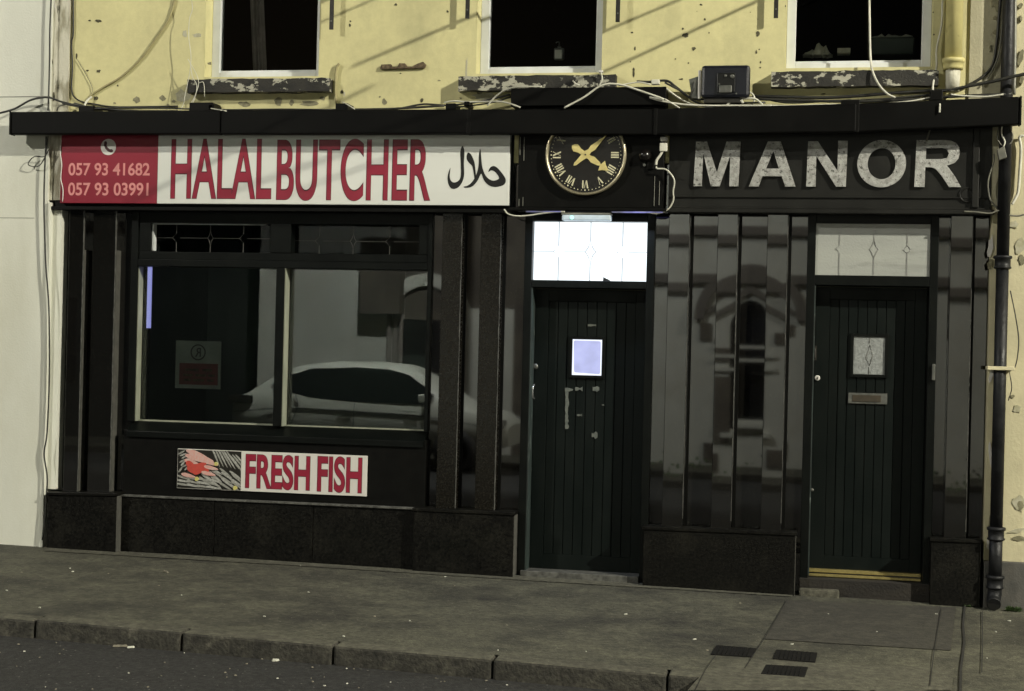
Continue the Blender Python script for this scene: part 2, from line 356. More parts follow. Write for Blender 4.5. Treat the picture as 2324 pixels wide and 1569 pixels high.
js = [jx[0]-1.15*k for k in range(20, 0, -1)]+jx+[jx[-1]+1.0*k for k in range(1, 25)]
random.seed(3)
for a, b in zip(js[:-1], js[1:]):
    a += .006; b -= .006; dz = random.uniform(-.004, .004); dy = random.uniform(-.006, .006)
    ya, yb = kerb_y(a)+dy, kerb_y(b)+dy
    mb.hexa([(a,ya-.012,gz(a)-.25),(b,yb-.012,gz(b)-.25),(b,yb+KW,gz(b)-.25),(a,ya+KW,gz(a)-.25),
             (a,ya,gz(a)+.003+dz),(b,yb,gz(b)+.003+dz),(b,yb+KW,gz(b)+.006+dz),(a,ya+KW,gz(a)+.006+dz)])
for f in mb.b.faces:
    f.normal_update()
    if abs(f.normal.z) > .9 and f.calc_center_median().z > -.6 and f.calc_center_median().z > gz(f.calc_center_median().x)-.1: f.material_index = 1
struct(mb.build('kerb', [M['kerb'], M['pave_l']], bevel=.014))
mb = MB(); mb.hexa([(-30,-14.75,-2),(30,-14.75,-2),(30,-14.6,-2),(-30,-14.6,-2),(-30,-14.75,road_z(-30,-14.6)+.11),(30,-14.75,road_z(30,-14.6)+.11),(30,-14.6,road_z(30,-14.6)+.11),(-30,-14.6,road_z(-30,-14.6)+.11)])
struct(mb.build('far_kerb', M['kerb']))
def gpatch(name, pts, m, up=.004):
    mb = MB(); mb.face([(lambda g: (g.x, g.y, gz(g.x)+up))(G(*p)) for p in pts]); return struct(mb.build(name, m))
gpatch('pavement_patch', [(1786,1365),(2170,1380),(2158,1478),(1735,1452)], M['pave_d'])
gpatch('pavement_edge_strip', [(100,1243),(700,1277),(1165,1306),(1800,1347),(1798,1356),(1165,1317),(700,1287),(100,1252)], M['pave_l'], .005)
gpatch('pavement_infill', [(1700,1500),(2165,1520),(2160,1569),(1560,1569),(1600,1525)], M['pave_l'], .0045)
mb = MB()
def gline(mb, pts, w, up=.008):
    g = [G(*p) for p in pts]
    for a, b in zip(g[:-1], g[1:]):
        d = (b-a); n = Vector((-d.y, d.x, 0)).normalized()*w/2
        mb.face([(q.x, q.y, gz(q.x)+up) for q in (a-n, b-n, b+n, a+n)])
gline(mb, [(2190,1376),(2186,1420),(2189,1460),(2181,1520),(2179,1600)], .013)
gline(mb, [(2229,1389),(2230,1450),(2228,1530)], .006)
gline(mb, [(2136,1384),(2120,1480),(2110,1560)], .005)
gline(mb, [(1786,1365),(1735,1452),(1690,1520)], .005)
gline(mb, [(1560,1605),(1600,1525),(1625,1490)], .004)
struct(mb.build('pavement_joint', M['crack']))

# covers in the pavement
def cover(pts, label):
    g = [G(*p) for p in pts]; c = sum(g, Vector())/4
    t = empty('utility_cover', (c.x, c.y, gz(c.x)), label, 'utility cover', 'small iron covers in the pavement')
    mb = MB(); lo = [(q.x, q.y, gz(q.x)-.01) for q in g]; hi = [(q.x, q.y, gz(q.x)+.007) for q in g]
    mb.hexa([lo[3], lo[2], lo[1], lo[0], hi[3], hi[2], hi[1], hi[0]]); mb.build('lid', M['grate'], t, bevel=.002)
    mb = MB()
    for i in range(1, 9):
        u = i/9; a = g[0].lerp(g[1], u)*.92+c*.08; b = g[3].lerp(g[2], u)*.92+c*.08
        mb.tube([(a.x, a.y, gz(a.x)+.008), (b.x, b.y, gz(b.x)+.008)], .003, 5, False)
    mb.build('tread_bars', M['grate'], t)
cover([(1626,1467),(1716,1474),(1708,1493),(1613,1487)], 'upper left iron utility cover set in the pavement')
cover([(1762,1477),(1855,1484),(1850,1505),(1754,1497)], 'right hand iron utility cover set in the pavement')
cover([(1738,1511),(1834,1517),(1826,1539),(1727,1532)], 'lowest iron utility cover, nearest the kerb')

# ------------------------------------------------------------------ yellow building
bld = empty('yellow_building', (-2.3, 0, 0), 'yellow rendered building with black granite shopfront and flaking paint', 'building')
XL, XR = X(160, 120), X(2200, 120)
wins = [(X(465,120), X(724,120), Z(600,174)), (X(1081,120), X(1366,120), Z(1220,166)), (X(1783,120), X(2116,120), Z(1950,153))]
ZT = 5.25; ZROOF = 7.4; ZB = 2.9
mb = MB(); xs = [XL]+[v for w in wins for v in w[:2]]+[XR]
for i in range(0, 8, 2): mb.box(xs[i], xs[i+1], 0, .35, ZB, ZROOF)
for a, b, z in wins:
    mb.box(a, b, 0, .35, ZB, z-.001); mb.box(a, b, 0, .35, ZT, ZROOF)
WALLMB = mb
# losses in the paint, slightly proud skins of the wall itself
def blob(mb, px, py, w, h, ang=0, y0=-.0025, n=11, seed=0):
    rr = random.Random(int(px*7+py*13+seed)); c = P(px, py)
    pts = []
    for i in range(n):
        a = 2*math.pi*i/n; r = rr.uniform(.6, 1.15)
        u, v = math.cos(a)*w/2*r/322, math.sin(a)*h/2*r/322
        pts.append((c.x+u*math.cos(ang)-v*math.sin(ang), c.z+u*math.sin(ang)+v*math.cos(ang)))
    mb.prism(pts, y0, .004)
c1 = lambda x, y: (.336*x, .336*y); c2 = lambda x, y: (726+.336*x, .336*y); c3 = lambda x, y: (1452.5+.375*x, .375*y)
mb = WALLMB; mb.mi = 1
dark = [c1(605,140)+(9,5), c1(665,143)+(16,9), c1(518,380)+(6,14), c1(590,478)+(7,6), c1(665,482)+(13,8), c1(795,580)+(5,5), c1(648,665)+(13,10),
 c2(512,32)+(8,6), c2(862,80)+(6,6), c2(207,145)+(5,5), c2(203,172)+(6,8), c2(545,497)+(6,3), c2(688,680)+(9,10), c2(2108,220)+(7,4), c2(2128,330)+(4,10), c2(2120,500)+(4,24), c2(2120,470)+(5,9), c2(2098,418)+(4,3),
 c3(275,215)+(15,12), c3(258,175)+(5,6), c3(392,118)+(5,6), c3(418,200)+(3,4), c3(325,295)+(10,10), c3(370,30)+(8,4), c3(715,205)+(10,14), c3(730,378)+(4,6), c3(728,410)+(4,4), c3(705,315)+(4,9), c3(722,300)+(3,4), c3(250,480)+(10,4),
 c3(880,38)+(3,4), c3(1775,75)+(3,3), c3(1778,210)+(4,4), c3(1650,520)+(12,4), c3(1110,570)+(12,3), c3(293,383)+(5,4), c3(215,358)+(3,3), c3(668,75)+(2,2), c3(713,117)+(2,2), c3(345,70)+(2,2)]
for b in dark: blob(mb, *b)
mb.mi = 2
for b in [c1(925,672)+(20,18), c1(1100,665)+(19,16), c1(775,698)+(8,6), c1(1175,685)+(12,7), c1(1135,708)+(8,5), c1(1650,705)+(30,15), c1(1880,685)+(26,22), c1(1970,695)+(12,16),
          c1(2090,700)+(52,16), c1(2180,665)+(16,10), c1(1415,430)+(12,8), c1(2310,625)+(9,11), c2(150,620)+(9,12), c2(437,690)+(14,16), c2(405,655)+(5,4), c2(805,545)+(8,3), c2(1080,628)+(16,8), c2(950,665)+(6,5)]: blob(mb, *b, y0=-.002)
mb.mi = 3
for b in [c1(1230,645)+(40,30), c1(1250,230)+(14,18), c1(1330,240)+(24,10), c2(165,635)+(6,12), c2(1120,650)+(70,16), c2(990,470)+(6,60), c3(1570,500)+(14,5)]: blob(mb, *b, y0=-.0015)
mb.build('wall', [M['yellow'], M['chip_dark'], M['chip'], M['chip_pale']], bld)
# upper windows
def upper_window(i, a, b, z0, label):
    mb = MB(); y0, y1 = .13, .20; fw = .062; z0 += .0; zt = ZT-.001
    a += .001; b -= .001
    mb.box(a, a+fw, y0, y1, z0, zt); mb.box(b-fw, b, y0, y1, z0, zt)
    mb.box(a+fw, b-fw, y0, y1, z0, z0+.055); mb.box(a+fw, b-fw, y0, y1, zt-fw, zt)
    mb.box(a+fw, b-fw, y0+.018, y1-.01, z0+.055, z0+.072)
    mb.box(a+fw, b-fw, y0+.01, y1, 4.45, 4.50)
    fr = mb.build('window', M['upvc'], bld, bevel=.004); fr['label'] = label
    mb = MB(); mb.box(a+fw, b-fw, .160, .166, z0+.072, 4.45); mb.box(a+fw, b-fw, .160, .166, 4.50, zt-fw); mb.build('pane', GLU, fr)
    mb = MB(); mb.box(a-.2, b+.2, .36, .365, z0-.5, z0-.01); 
    # inner room: back, sides, floor, ceiling
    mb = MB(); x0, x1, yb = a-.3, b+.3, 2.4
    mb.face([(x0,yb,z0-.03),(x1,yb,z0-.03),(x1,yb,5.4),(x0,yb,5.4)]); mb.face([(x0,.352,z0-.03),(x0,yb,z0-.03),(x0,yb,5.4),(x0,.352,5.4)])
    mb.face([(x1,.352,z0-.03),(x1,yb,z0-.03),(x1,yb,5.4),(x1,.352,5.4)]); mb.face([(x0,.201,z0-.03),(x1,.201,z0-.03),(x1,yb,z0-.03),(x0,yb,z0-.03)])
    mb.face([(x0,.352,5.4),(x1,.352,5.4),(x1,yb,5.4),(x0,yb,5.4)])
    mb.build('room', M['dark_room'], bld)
    return fr
w1 = upper_window(0, *wins[0], 'white framed upper window with a grey curtain inside')
w2 = upper_window(1, *wins[1], 'white framed upper window with a soap bottle inside')
w3 = upper_window(2, *wins[2], 'white framed upper window with crumpled paper inside')
for (pa, pb, pt, pbm) in ((425,748,178,209), (1040,1397,171,205), (1750,2130,160,196)):
    mb = MB(); a, b = X(pa,190,-.08), X(pb,190,-.08); zt, zb = Z((pa+pb)/2, pt, -.08), Z((pa+pb)/2, pbm, -.08)
    n = 18; rr = random.Random(pa)
    tops = [zt+rr.uniform(-.006, .003) for _ in range(n+1)]; bots = [zb+rr.uniform(-.003, .005) for _ in range(n+1)]
    for k in range(n):
        xa, xb = a+(b-a)*k/n, a+(b-a)*(k+1)/n
        mb.slope_box(xa, xb, -.08, .128, bots[k], bots[k+1], tops[k], tops[k+1])
    bmesh.ops.remove_doubles(mb.b, verts=mb.b.verts[:], dist=1e-5)
    mb.build('window_sill', M['sill'], bld)
# curtain, soap bottle, paper
mb = MB(); cpts = []
for k in range(13):
    u = k/12; cpts.append((X(568, 60, .34)+(X(600, 60, .34)-X(568, 60, .34))*u, .34+.015*math.sin(k*1.9)))
for k in range(12):
    (xa, ya), (xb, yb) = cpts[k], cpts[k+1]
    mb.hexa([(xa+.04,ya,3.5),(xb+.04,yb,3.5),(xb+.04,yb+.006,3.5),(xa+.04,ya+.006,3.5),(xa-.08,ya,5.2),(xb-.08,yb,5.2),(xb-.08,yb+.006,5.2),(xa-.08,ya+.006,5.2)])
thing_mesh(mb, 'curtain', M['curtain'], 'narrow grey curtain hanging inside the left upper window', 'curtain')
mb = MB(); a = X(502, 60, .23); mb.box(a, a+.012, .21, .25, Z(600,157,.22), 5.15)
mb.build('inner_bead', M['inner_frame'], bld)
sx, sy = X(1269, 120, .28), .28; sz = Z(1269, 137, .28)
t = empty('soap_dispenser', (sx, sy, sz), 'grey pump soap bottle standing inside the middle upper window', 'soap dispenser')
mb = MB(); mb.box(-.036, .036, -.022, .022, 0, .085); mb.build('bottle', M['soap'], t, bevel=.01, loc=(0,0,0))
mb = MB(); mb.box(-.027, .022, -.0245, -.0225, .008, .07); mb.build('label', M['soap_label'], t, loc=(0,0,0))
mb = MB(); mb.lathe((0,0,.085), [(.014,0),(.014,.014),(.007,.016),(.005,.035),(.005,.046)], 12); mb.tube([(0,0,.128),(-.012,0,.131),(-.026,0,.124)], .0045, 8); mb.build('pump', M['soap'], t, loc=(0,0,0))
def crumple(name, px0, px1, pyb, pys, y, label):
    n = len(pys); mb = MB(); rr = random.Random(px0); rows = []
    for j in range(3):
        row = []
        for i in range(n):
            p = P(px0+(px1-px0)*i/(n-1), pyb-(pyb-pys[i])*j/2*1.0, y)
            row.append(mb.b.verts.new((p.x, y+(.03*rr.random() if j else 0)+.02*j, p.z)))
        rows.append(row)
    back = [mb.b.verts.new((v.co.x, v.co.y+.08, rows[0][0].co.z)) for v in rows[2]]
    rows.append(back)
    for j in range(3):
        for i in range(n-1): mb.b.faces.new((rows[j][i], rows[j][i+1], rows[j+1][i+1], rows[j+1][i]))
    return thing_mesh(mb, name, M['paper'], label, 'paper')
crumple('crumpled_paper', 1822, 1890, 124, [122,117,116,113,108,112,97,94,101,103,100,110,118,122], .24, 'pale crumpled paper lying at the left inside the right upper window')
mb = MB(); p = P(1900, 122, .26); mb.box(p.x, X(1930,120,.26), .24, .34, p.z, p.z+.035); thing_mesh(mb, 'paper_packet', M['paper'], 'flat pale packet beside the crumpled paper in the right upper window', 'packet', bevel=.004)
mb = MB(); crumple('torn_card', 1978, 2072, 84, [82,79,77,74,80,73,76,75,79,78,75,77,79], .32, 'torn pale paper at the right inside the right upper window')
mb = MB(); mb.box(X(1975,100,.34), X(2076,100,.34), .37, .60, Z(2000,124,.36), Z(2000,84,.36)); thing_mesh(mb, 'storage_box', M['shop_board'], 'dark storage box under torn paper inside the right upper window', 'box', bevel=.01)
# ------------------------------------------------------------------ shopfront masonry
SL, SR = X(133, 800), X(2240, 900)
backing = MB()
d1 = (X(1179, 900), X(1476, 900)); d2 = (X(1824, 900), X(2124, 900)); ww = (X(292, 900), X(968, 900))
for a, b in ((SL, ww[0]), (ww[1], d1[0]), (d1[1], d2[0]), (d2[1], SR)): backing.box(a, b, .09, .35, -.15, 2.57)
backing.box(SL, SR, .05, .35, 2.57, ZB)
backing.box(ww[0], ww[1], .09, .35, -.15, .92)
backing.build('backing_wall', M['granite'], bld)
def slab(pl, pr, y=0.0, ztop=2.55, zb=None, m='granite', tilt=.011, yaw=0.0, name='pilaster', ref=800, side=False):
    a, b = X(pl, ref, y), X(pr, ref, y); mb = MB()
    z0, z1 = (gz(a)-.05, gz(b)-.05) if zb is None else (zb, zb)
    mb.slope_box(a, b, y, .0899, z0, z1, ztop, ztop, tilt, yaw); o = mb.build(name, M[m], bld, bevel=.003)
    mb = MB(); rr = random.Random(pl); n = 26; zz = [z0+.1+(ztop-z0-.1)*k/n for k in range(n+1)]
    for k in range(n):
        w0 = .0022*rr.uniform(.2, 1.7); w = .0015
        mb.hexa([(b-w0,y-.0012+tilt*(zz[k]-z0)/(ztop-z0),zz[k]),(b+.0012,y-.0012+tilt*(zz[k]-z0)/(ztop-z0),zz[k]),(b+.0012,y+.02,zz[k]),(b-w0,y+.02,zz[k]),(b-w0,y-.0012+tilt*(zz[k+1]-z0)/(ztop-z0),zz[k+1]),(b+.0012,y-.0012+tilt*(zz[k+1]-z0)/(ztop-z0),zz[k+1]),(b+.0012,y+.02,zz[k+1]),(b-w0,y+.02,zz[k+1])])
    mb.build('worn_lit_arris', M['edge'], o)  # chipped edge, with the edge highlight put into its pale colour
    if pl > 900: mb = MB(); mb.box(b+.0045, b+.024, .082, .0896, z0+.03, ztop-.002); mb.build('recess_shade_strip', M['black'], o)  # black strip painted in for the shade of a deeper recess
    if side: mb = MB(); mb.box(b+.0013, b+.0045, y+.012, .089, z0+.05, ztop-.3); mb.build('lit_return_face', M['stone_side'], o)  # thin slab whose pale colour stands for the lit side face
    return o
zl = Z(200, 1119, -.04)
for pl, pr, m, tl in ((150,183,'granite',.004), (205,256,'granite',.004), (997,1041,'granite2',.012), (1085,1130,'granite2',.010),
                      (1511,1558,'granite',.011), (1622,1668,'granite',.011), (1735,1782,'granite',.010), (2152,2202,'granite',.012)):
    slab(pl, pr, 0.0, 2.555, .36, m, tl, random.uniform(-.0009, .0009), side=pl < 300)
def plinth(pl, pr, ztl, ztr, y=-.045, cap=True):
    a, b = X(pl, 1190, y), X(pr, 1190, y); mb = MB()
    mb.slope_box(a, b, y, .0898, gz(a)-.05, gz(b)-.05, ztl, ztr); o = mb.build('plinth', M['plinth'], bld, bevel=.004)
    mb = MB(); mb.slope_box(a-.008, b+.008, y-.010, .0897, ztl+.0, ztr+.0, ztl+.022, ztr+.022); mb.build('plinth_cap', M['plinth'], o, bevel=.003)
    mb = MB(); mb.hexa([(b+.0002,y+.004,gz(b)-.05),(b+.003,y+.004,gz(b)-.05),(b+.003,.089,gz(b)-.05),(b+.0002,.089,gz(b)-.05),(b+.0002,y+.004,ztr-.002),(b+.003,y+.004,ztr-.002),(b+.003,.089,ztr-.002),(b+.0002,.089,ztr-.002)]); mb.build('lit_return_face', M['stone_side'], o)  # lit side of the plinth, put in as a paler slab
    return o
plinth(107, 263, Z(107,1124,-.09), Z(263,1126,-.09), -.09)
plinth(938, 1166, Z(940,1160,-.06), Z(1166,1170,-.06), -.06)
plinth(1461, 1806, Z(1461,1202,-.05), Z(1806,1216,-.05), -.05)
plinth(2114, 2226, Z(2114,1229,-.05), Z(2226,1233,-.05), -.05)
# stallriser below the shop window
a, b = X(268, 1180, -.01), X(940, 1180, -.01); zt0, zt1 = Z(275,1127,-.01), Z(935,1157,-.01)
mb = MB(); nst = 3
for k in range(nst):
    u0, u1 = k/nst, (k+1)/nst; xa, xb = a+(b-a)*u0, a+(b-a)*u1
    mb.slope_box(xa+.0015, xb-.0015, -.010+.003*k, .0897, gz(xa)-.05, gz(xb)-.05, zt0+(zt1-zt0)*u0, zt0+(zt1-zt0)*u1)
mb.build('stallriser', M['plinth'], bld, bevel=.002)
mb = MB(); mb.slope_box(a, b, -.022, .0896, zt0+.0005, zt1+.0005, zt0+.016, zt1+.016); mb.build('stallriser_ledge', M['edge'], bld, bevel=.003)
mb = MB(); mb.slope_box(ww[0]-.04, ww[1], .018, .0895, zt0+.017, zt1+.017, .93, .93); mb.build('stall_panel', M['black'], bld, bevel=.004)
# ------------------------------------------------------------------ shop window
win = empty('shop_window', (ww[0], .1, .93)); win.parent = bld; win.location = Vector((ww[0], .1, .93))-Vector(bld.location)
yF = .055; yG = .15
x0, x1 = X(308, 780, yF), X(966, 780, yF); xm0, xm1 = X(624, 780, yF), X(643, 780, yF)
zb_, zt_ = Z(600, 967, yF), Z(600, 608, yF)          # lower lights
zu0, zu1 = Z(600, 574, yF), Z(600, 508, yF)          # upper lights
zs = Z(600, 592, yF)
mb = MB()
mb.box(x0-.055, x0, yF, .20, zb_, 2.565); mb.box(x1, x1+.03, yF, .20, zb_, 2.565)
mb.box(xm0, xm1, yF-.01, .20, zb_, zt_)
mb.box(x0, x1, yF-.004, .20, zt_, zs); mb.box(x0, x1, yF+.012, .20, zs, zu0)
mb.box(x0, x1, yF+.012, .20, zu1, 2.565)
ua = [(X(340,540,yF), X(612,540,yF)), (X(660,540,yF), X(950,540,yF))]
mb.box(x0, ua[0][0], yF+.012, .20, zu0, zu1); mb.box(ua[0][1], ua[1][0], yF+.006, .20, zu0, zu1); mb.box(ua[1][1], x1, yF+.012, .20, zu0, zu1)
fr = mb.build('window_frame', M['frame'], win, bevel=.004)
mb = MB()     # sloping timber cill with mitred left end
ca, cb = X(288, 985, .0), X(960, 985, .0)
mb.hexa([(ca,.0,Z(300,992,0)),(cb,.0,Z(300,992,0)),(x1+.03,.12,zb_-.06),(x0-.05,.12,zb_-.06),(ca,.0,Z(300,978,0)),(cb,.0,Z(300,978,0)),(x1+.03,.12,zb_-.001),(x0-.05,.12,zb_-.001)])
mb.build('window_cill', M['frame'], win, bevel=.003)
mb = MB()
mb.box(x0+.0005, x0+.006, yF+.015, yG-.004, zb_+.002, zt_-.002); mb.box(xm1+.0005, xm1+.006, yF+.0, yG-.004, zb_+.002, zt_-.002)
mb.box(x0+.006, xm0, yF+.07, yG-.004, zb_+.0005, zb_+.012); mb.box(xm1+.006, x1, yF+.07, yG-.004, zb_+.0005, zb_+.010)
mb.build('jamb_liner', M['liner'], win)
for a, b, c, d in ((x0, xm0, zb_, zt_), (xm1, x1, zb_, zt_), (*ua[0], zu0, zu1), (*ua[1], zu0, zu1)):
    mb = MB(); mb.box(a+.0005, b-.0005, yG, yG+.006, c+.0005, d-.0005); mb.build('pane', GL if c < 2.2 else GLT, win)
def leaded(xs, zc, zlo, zhi, xl, xr, y, mt, parent, w=.004, big=.055, small=.033, horiz=True, wc=.022):
    mb = MB()
    for i, x in enumerate(xs):
        hw = wc if i == 1 else small*.95; hh = big if i == 1 else small
        mb.box(x-w/2, x+w/2, y, y+.003, zlo, zc-hh); mb.box(x-w/2, x+w/2, y, y+.003, zc+hh, zhi)
        pts = [(x-hw, zc), (x, zc+hh), (x+hw, zc), (x, zc-hh)]
        if i == 1: pts = [(x-hw, zc), (x-hw*.45, zc+hh*.35), (x, zc+hh), (x+hw*.45, zc+hh*.35), (x+hw, zc), (x+hw*.45, zc-hh*.35), (x, zc-hh), (x-hw*.45, zc-hh*.35)]
        mb.tube([(a, y+.0015, b) for a, b in pts], w*.55, 5, False, closed=True)
    if horiz:
        e = [xl]+[v for i, x in enumerate(xs) for v in (x-(wc if i == 1 else small*.95), x+(wc if i == 1 else small*.95))]+[xr]
        for i in range(0, 8, 2): mb.box(e[i], e[i+1], y, y+.002, zc-w*.3, zc+w*.3)
    return mb.build('leading', mt, parent)
leaded([X(401,540,yG), X(478,540,yG), X(553,540,yG)], Z(478,541,yG), zu0, zu1, *ua[0], yG-.004, M['lead_d'], win)
leaded([X(725,545,yG), X(802,545,yG), X(885,545,yG)], Z(802,548,yG), zu0, zu1, *ua[1], yG-.004, M['lead_d'], win)
mb = MB(); mb.box(ua[0][0]+.001, ua[0][0]+.012, yF+.04, yG-.004, zu0+.01, zu1-.004); mb.box(ua[0][0], ua[0][1]-.05, yF+.05, yG-.005, zu1-.006, zu1-.001); mb.build('transom_liner', M['upvc'], win)
mb = MB(); sx = X(337, 680, .17); mb.box(sx-.012, sx+.016, .17, .19, Z(337,745,.17), zt_-.002); ls = mb.build('lit_strip', M['lit_strip'], win)
# shop interior
mb = MB()
xa, xb = ww[0]-.02, ww[1]+.02
mb.box(xa, xb, 1.5, 1.52, 0, 2.6); mb.box(xa-.02, xa, .36, 1.52, 0, 2.6); mb.box(xb, xb+.02, .36, 1.52, 0, 2.6); mb.box(xa, xb, .36, 1.5, 0, .02); mb.box(xa, xb, .36, 1.5, 2.56, 2.6)
mb.build('shop_interior', M['shop_board'], bld)
t = empty('window_notice', P(451, 880, .20), 'grey notice with reversed R in ring above a dark red panel, inside shop window', 'notice')
pa, pb = P(401, 773, .20), P(501, 884, .20)
mb = MB(); mb.box(pa.x, pb.x, .190, .194, pb.z, pa.z); mb.build('notice_sheet', M['notice_grey'], t)
q0, q1 = P(409, 824, .20), P(495, 875, .20)
mb = MB(); mb.box(q0.x, q1.x, .1875, .1898, q1.z, q0.z); mb.build('red_panel', M['notice_red'], t)
mb = MB(); rc = P(451, 800, .20); mb.ring((rc.x, rc.z), .050, .060, .1878, .1898, 40); mb.build('ring', M['ink'], t)
link_mesh(text_mesh('R', rc.x-.024, rc.x+.022, rc.z-.034, rc.z+.034, .1888, .002, .01, True), 'letter', M['ink'], t)
for k, (u0, u1, v) in enumerate(((.15,.5,.3),(.6,.85,.3),(.1,.35,.55),(.42,.7,.55),(.75,.92,.55),(.12,.3,.78),(.36,.66,.78),(.72,.9,.78))):
    mb = MB()
    for j in range(1):
        x_ = q0.x+(q1.x-q0.x)*u0; mb.box(x_, q0.x+(q1.x-q0.x)*u1, .1865, .1874, q0.z+(q1.z-q0.z)*(v+.06), q0.z+(q1.z-q0.z)*(v-.05)); mb.build('printed_line', M['rust'], t)
# ------------------------------------------------------------------ fascia, cornice
fa = MB(); yA = -.02
fx0, fx1 = X(1518, 400, yA), X(2250, 400, yA)
fa.box(fx0, fx1, yA, .049, 2.60, 3.26); fa.build('name_fascia', M['fascia'], bld)
mb = MB(); mb.box(fx0, fx1+.02, yA-.045, .049, 2.555, 2.585); mb.box(fx0, fx1, yA-.018, .049, 2.585, 2.6); mb.box(fx0, fx1, yA-.012, yA, 2.66, 2.672)
mb.box(X(2207,400,-.04), X(2222,400,-.04), -.05, yA, 2.60, 3.2)
mb.build('fascia_moulding', M['fascia'], bld, bevel=.005)
mb = MB(); mb.box(X(112,400,-.01), X(1165,400,-.01), -.01, .049, 2.572, 3.2); mb.build('sign_backboard', M['black'], bld)
mb = MB(); mb.box(X(112,470,-.05), X(1165,470,-.05), -.05, .049, 2.545, 2.572); mb.build('sign_ledge', M['black'], bld, bevel=.004)
mb = MB(); rc = P(2195, 442, yA-.02); mb.ring((rc.x, rc.z), .040, .052, yA-.012, yA, 30); mb.disc((rc.x, rc.z), .039, yA-.008, yA); mb.build('round_boss', M['fascia'], bld, bevel=.003)
# MANOR lettering
ms = empty('metal_lettering', (X(1870,430,-.05), -.04, 2.735), 'grey galvanised metal letters reading MANOR on the black fascia', 'sign')
GLY = {
 'M': ([[(0,0),(10,272),(74,272),(137,85),(190,272),(273,272),(265,0),(212,0),(214,190),(155,0),(103,0),(54,200),(50,0)]], 322),
 'A': ([[(0,0),(105,272),(180,272),(272,0),(213,0),(190,62),(78,62),(58,0)], [(97,108),(138,215),(173,108)]], 658),
 'N': ([[(0,0),(6,272),(62,272),(178,95),(178,275),(233,275),(228,0),(172,0),(55,185),(55,0)]], 1005),
 'O': ([[(138+138*math.cos(k*math.pi/24), 138+141*math.sin(k*math.pi/24)) for k in range(48)], [(138+79*math.cos(-k*math.pi/24), 138+93*math.sin(-k*math.pi/24)) for k in range(48)]], 1312),
 'R': ([[(0,0),(8,278),(165,278),(200,274),(228,260),(246,235),(250,205),(244,170),(225,145),(195,132),(180,128),(225,65),(262,0),(195,0),(150,70),(120,105),(95,117),(60,118),(58,0)], [(62,165),(62,230),(150,232),(178,225),(190,200),(180,173),(150,165)]], 1660)}
for ch, (sp, ox) in GLY.items():
    k = .375/322*.985; xo = X(1452.5+.375*ox, 425, -.05)
    spl = [[(xo+a*k*1.0, 2.737+b*k*.975) for a, b in q] for q in sp]
    me = curve_mesh(spl, -.032, .018); o = link_mesh(me, 'letter', M['metal_letter'], ms); o['label'] = 'letter '+ch+' of the metal lettering'
# halal butcher sign
yS = -.065
sg = empty('shop_sign', (X(700,460,yS), yS, 2.60), 'long white and red shop sign reading HALAL BUTCHER with phone numbers', 'sign')
sx0, sxm, sx1 = X(137,400,yS), X(357,400,yS), X(1156,400,yS); sz0, sz1 = Z(650,464,yS), Z(650,306,yS)+.03
mb = MB(); mb.box(sxm+.001, sx1, yS, -.011, sz0, sz1); mb.build('white_panel', M['sign_white'], sg, bevel=.003)
mb = MB(); mb.box(sx0, sxm, yS+.002, -.011, sz0, sz1); mb.build('red_panel', M['sign_red'], sg, bevel=.003)
mb = MB(); mb.tube([P(x_, y_, yS-.004) for x_, y_ in ((139,318),(137,345),(140,375),(138,405),(143,430),(142,458))], .004, 6); mb.build('peeling_edge', M['white'], sg)
def word(body, pl, pr, pt, pb, y, layers, parent, name='lettering', offs=(.012,), spacing=1.0):
    a, b = X(pl, (pt+pb)/2, y), X(pr, (pt+pb)/2, y); z0, z1 = Z((pl+pr)/2, pb, y), Z((pl+pr)/2, pt, y)
    for i, m in enumerate(layers):
        g = .0035*i
        link_mesh(text_mesh(body, a+g, b-g, z0+g, z1-g, y-.0008-.0012*i, .001, offs[i], False, spacing), name if i == len(layers)-1 else 'letter_outline', M[m], parent)
word('HALAL', 388, 617, 315, 452, yS, ['letter_edge', 'letter_red'], sg, offs=(.022, .010), spacing=1.0)
word('BUTCHER', 628, 978, 315, 457, yS, ['letter_edge', 'letter_red'], sg, offs=(.022, .010), spacing=1.0)
word('057 93 41682', 155.5, 340, 370, 399, yS+.002, ['letter_pink'], sg, 'phone_number', offs=(.018,))
word('057 93 03991', 154.5, 337, 415, 444.5, yS+.002, ['letter_pink'], sg, 'phone_number', offs=(.018,))
ic = P(246, 334, yS); mb = MB(); mb.disc((ic.x, ic.z), .060, yS-.001, yS+.003, 40); ico = mb.build('phone_icon', M['white'], sg)
hs = [(486,98),(505,92),(514,112),(508,135),(520,158),(540,175),(560,172),(574,186),(570,203),(550,208),(520,196),(495,168),(482,135)]
hx = [(X(127+.2266*a, 299.6+.2266*b, yS), Z(127+.2266*a, 299.6+.2266*b, yS)) for a, b in hs]
link_mesh(curve_mesh([hx], yS-.0022, .001), 'handset', M['letter_edge'], ico)
def smooth_poly(pts, sub=3):
    n = len(pts); out = []
    for i in range(n):
        p0, p1, p2, p3 = (Vector(pts[(i+k) % n]) for k in (-1, 0, 1, 2))
        for k in range(sub):
            t = k/sub; out.append(tuple(.5*((2*p1)+(p2-p0)*t+(2*p0-5*p1+4*p2-p3)*t*t+(3*p1-p0-3*p2+p3)*t**3)))
    return out
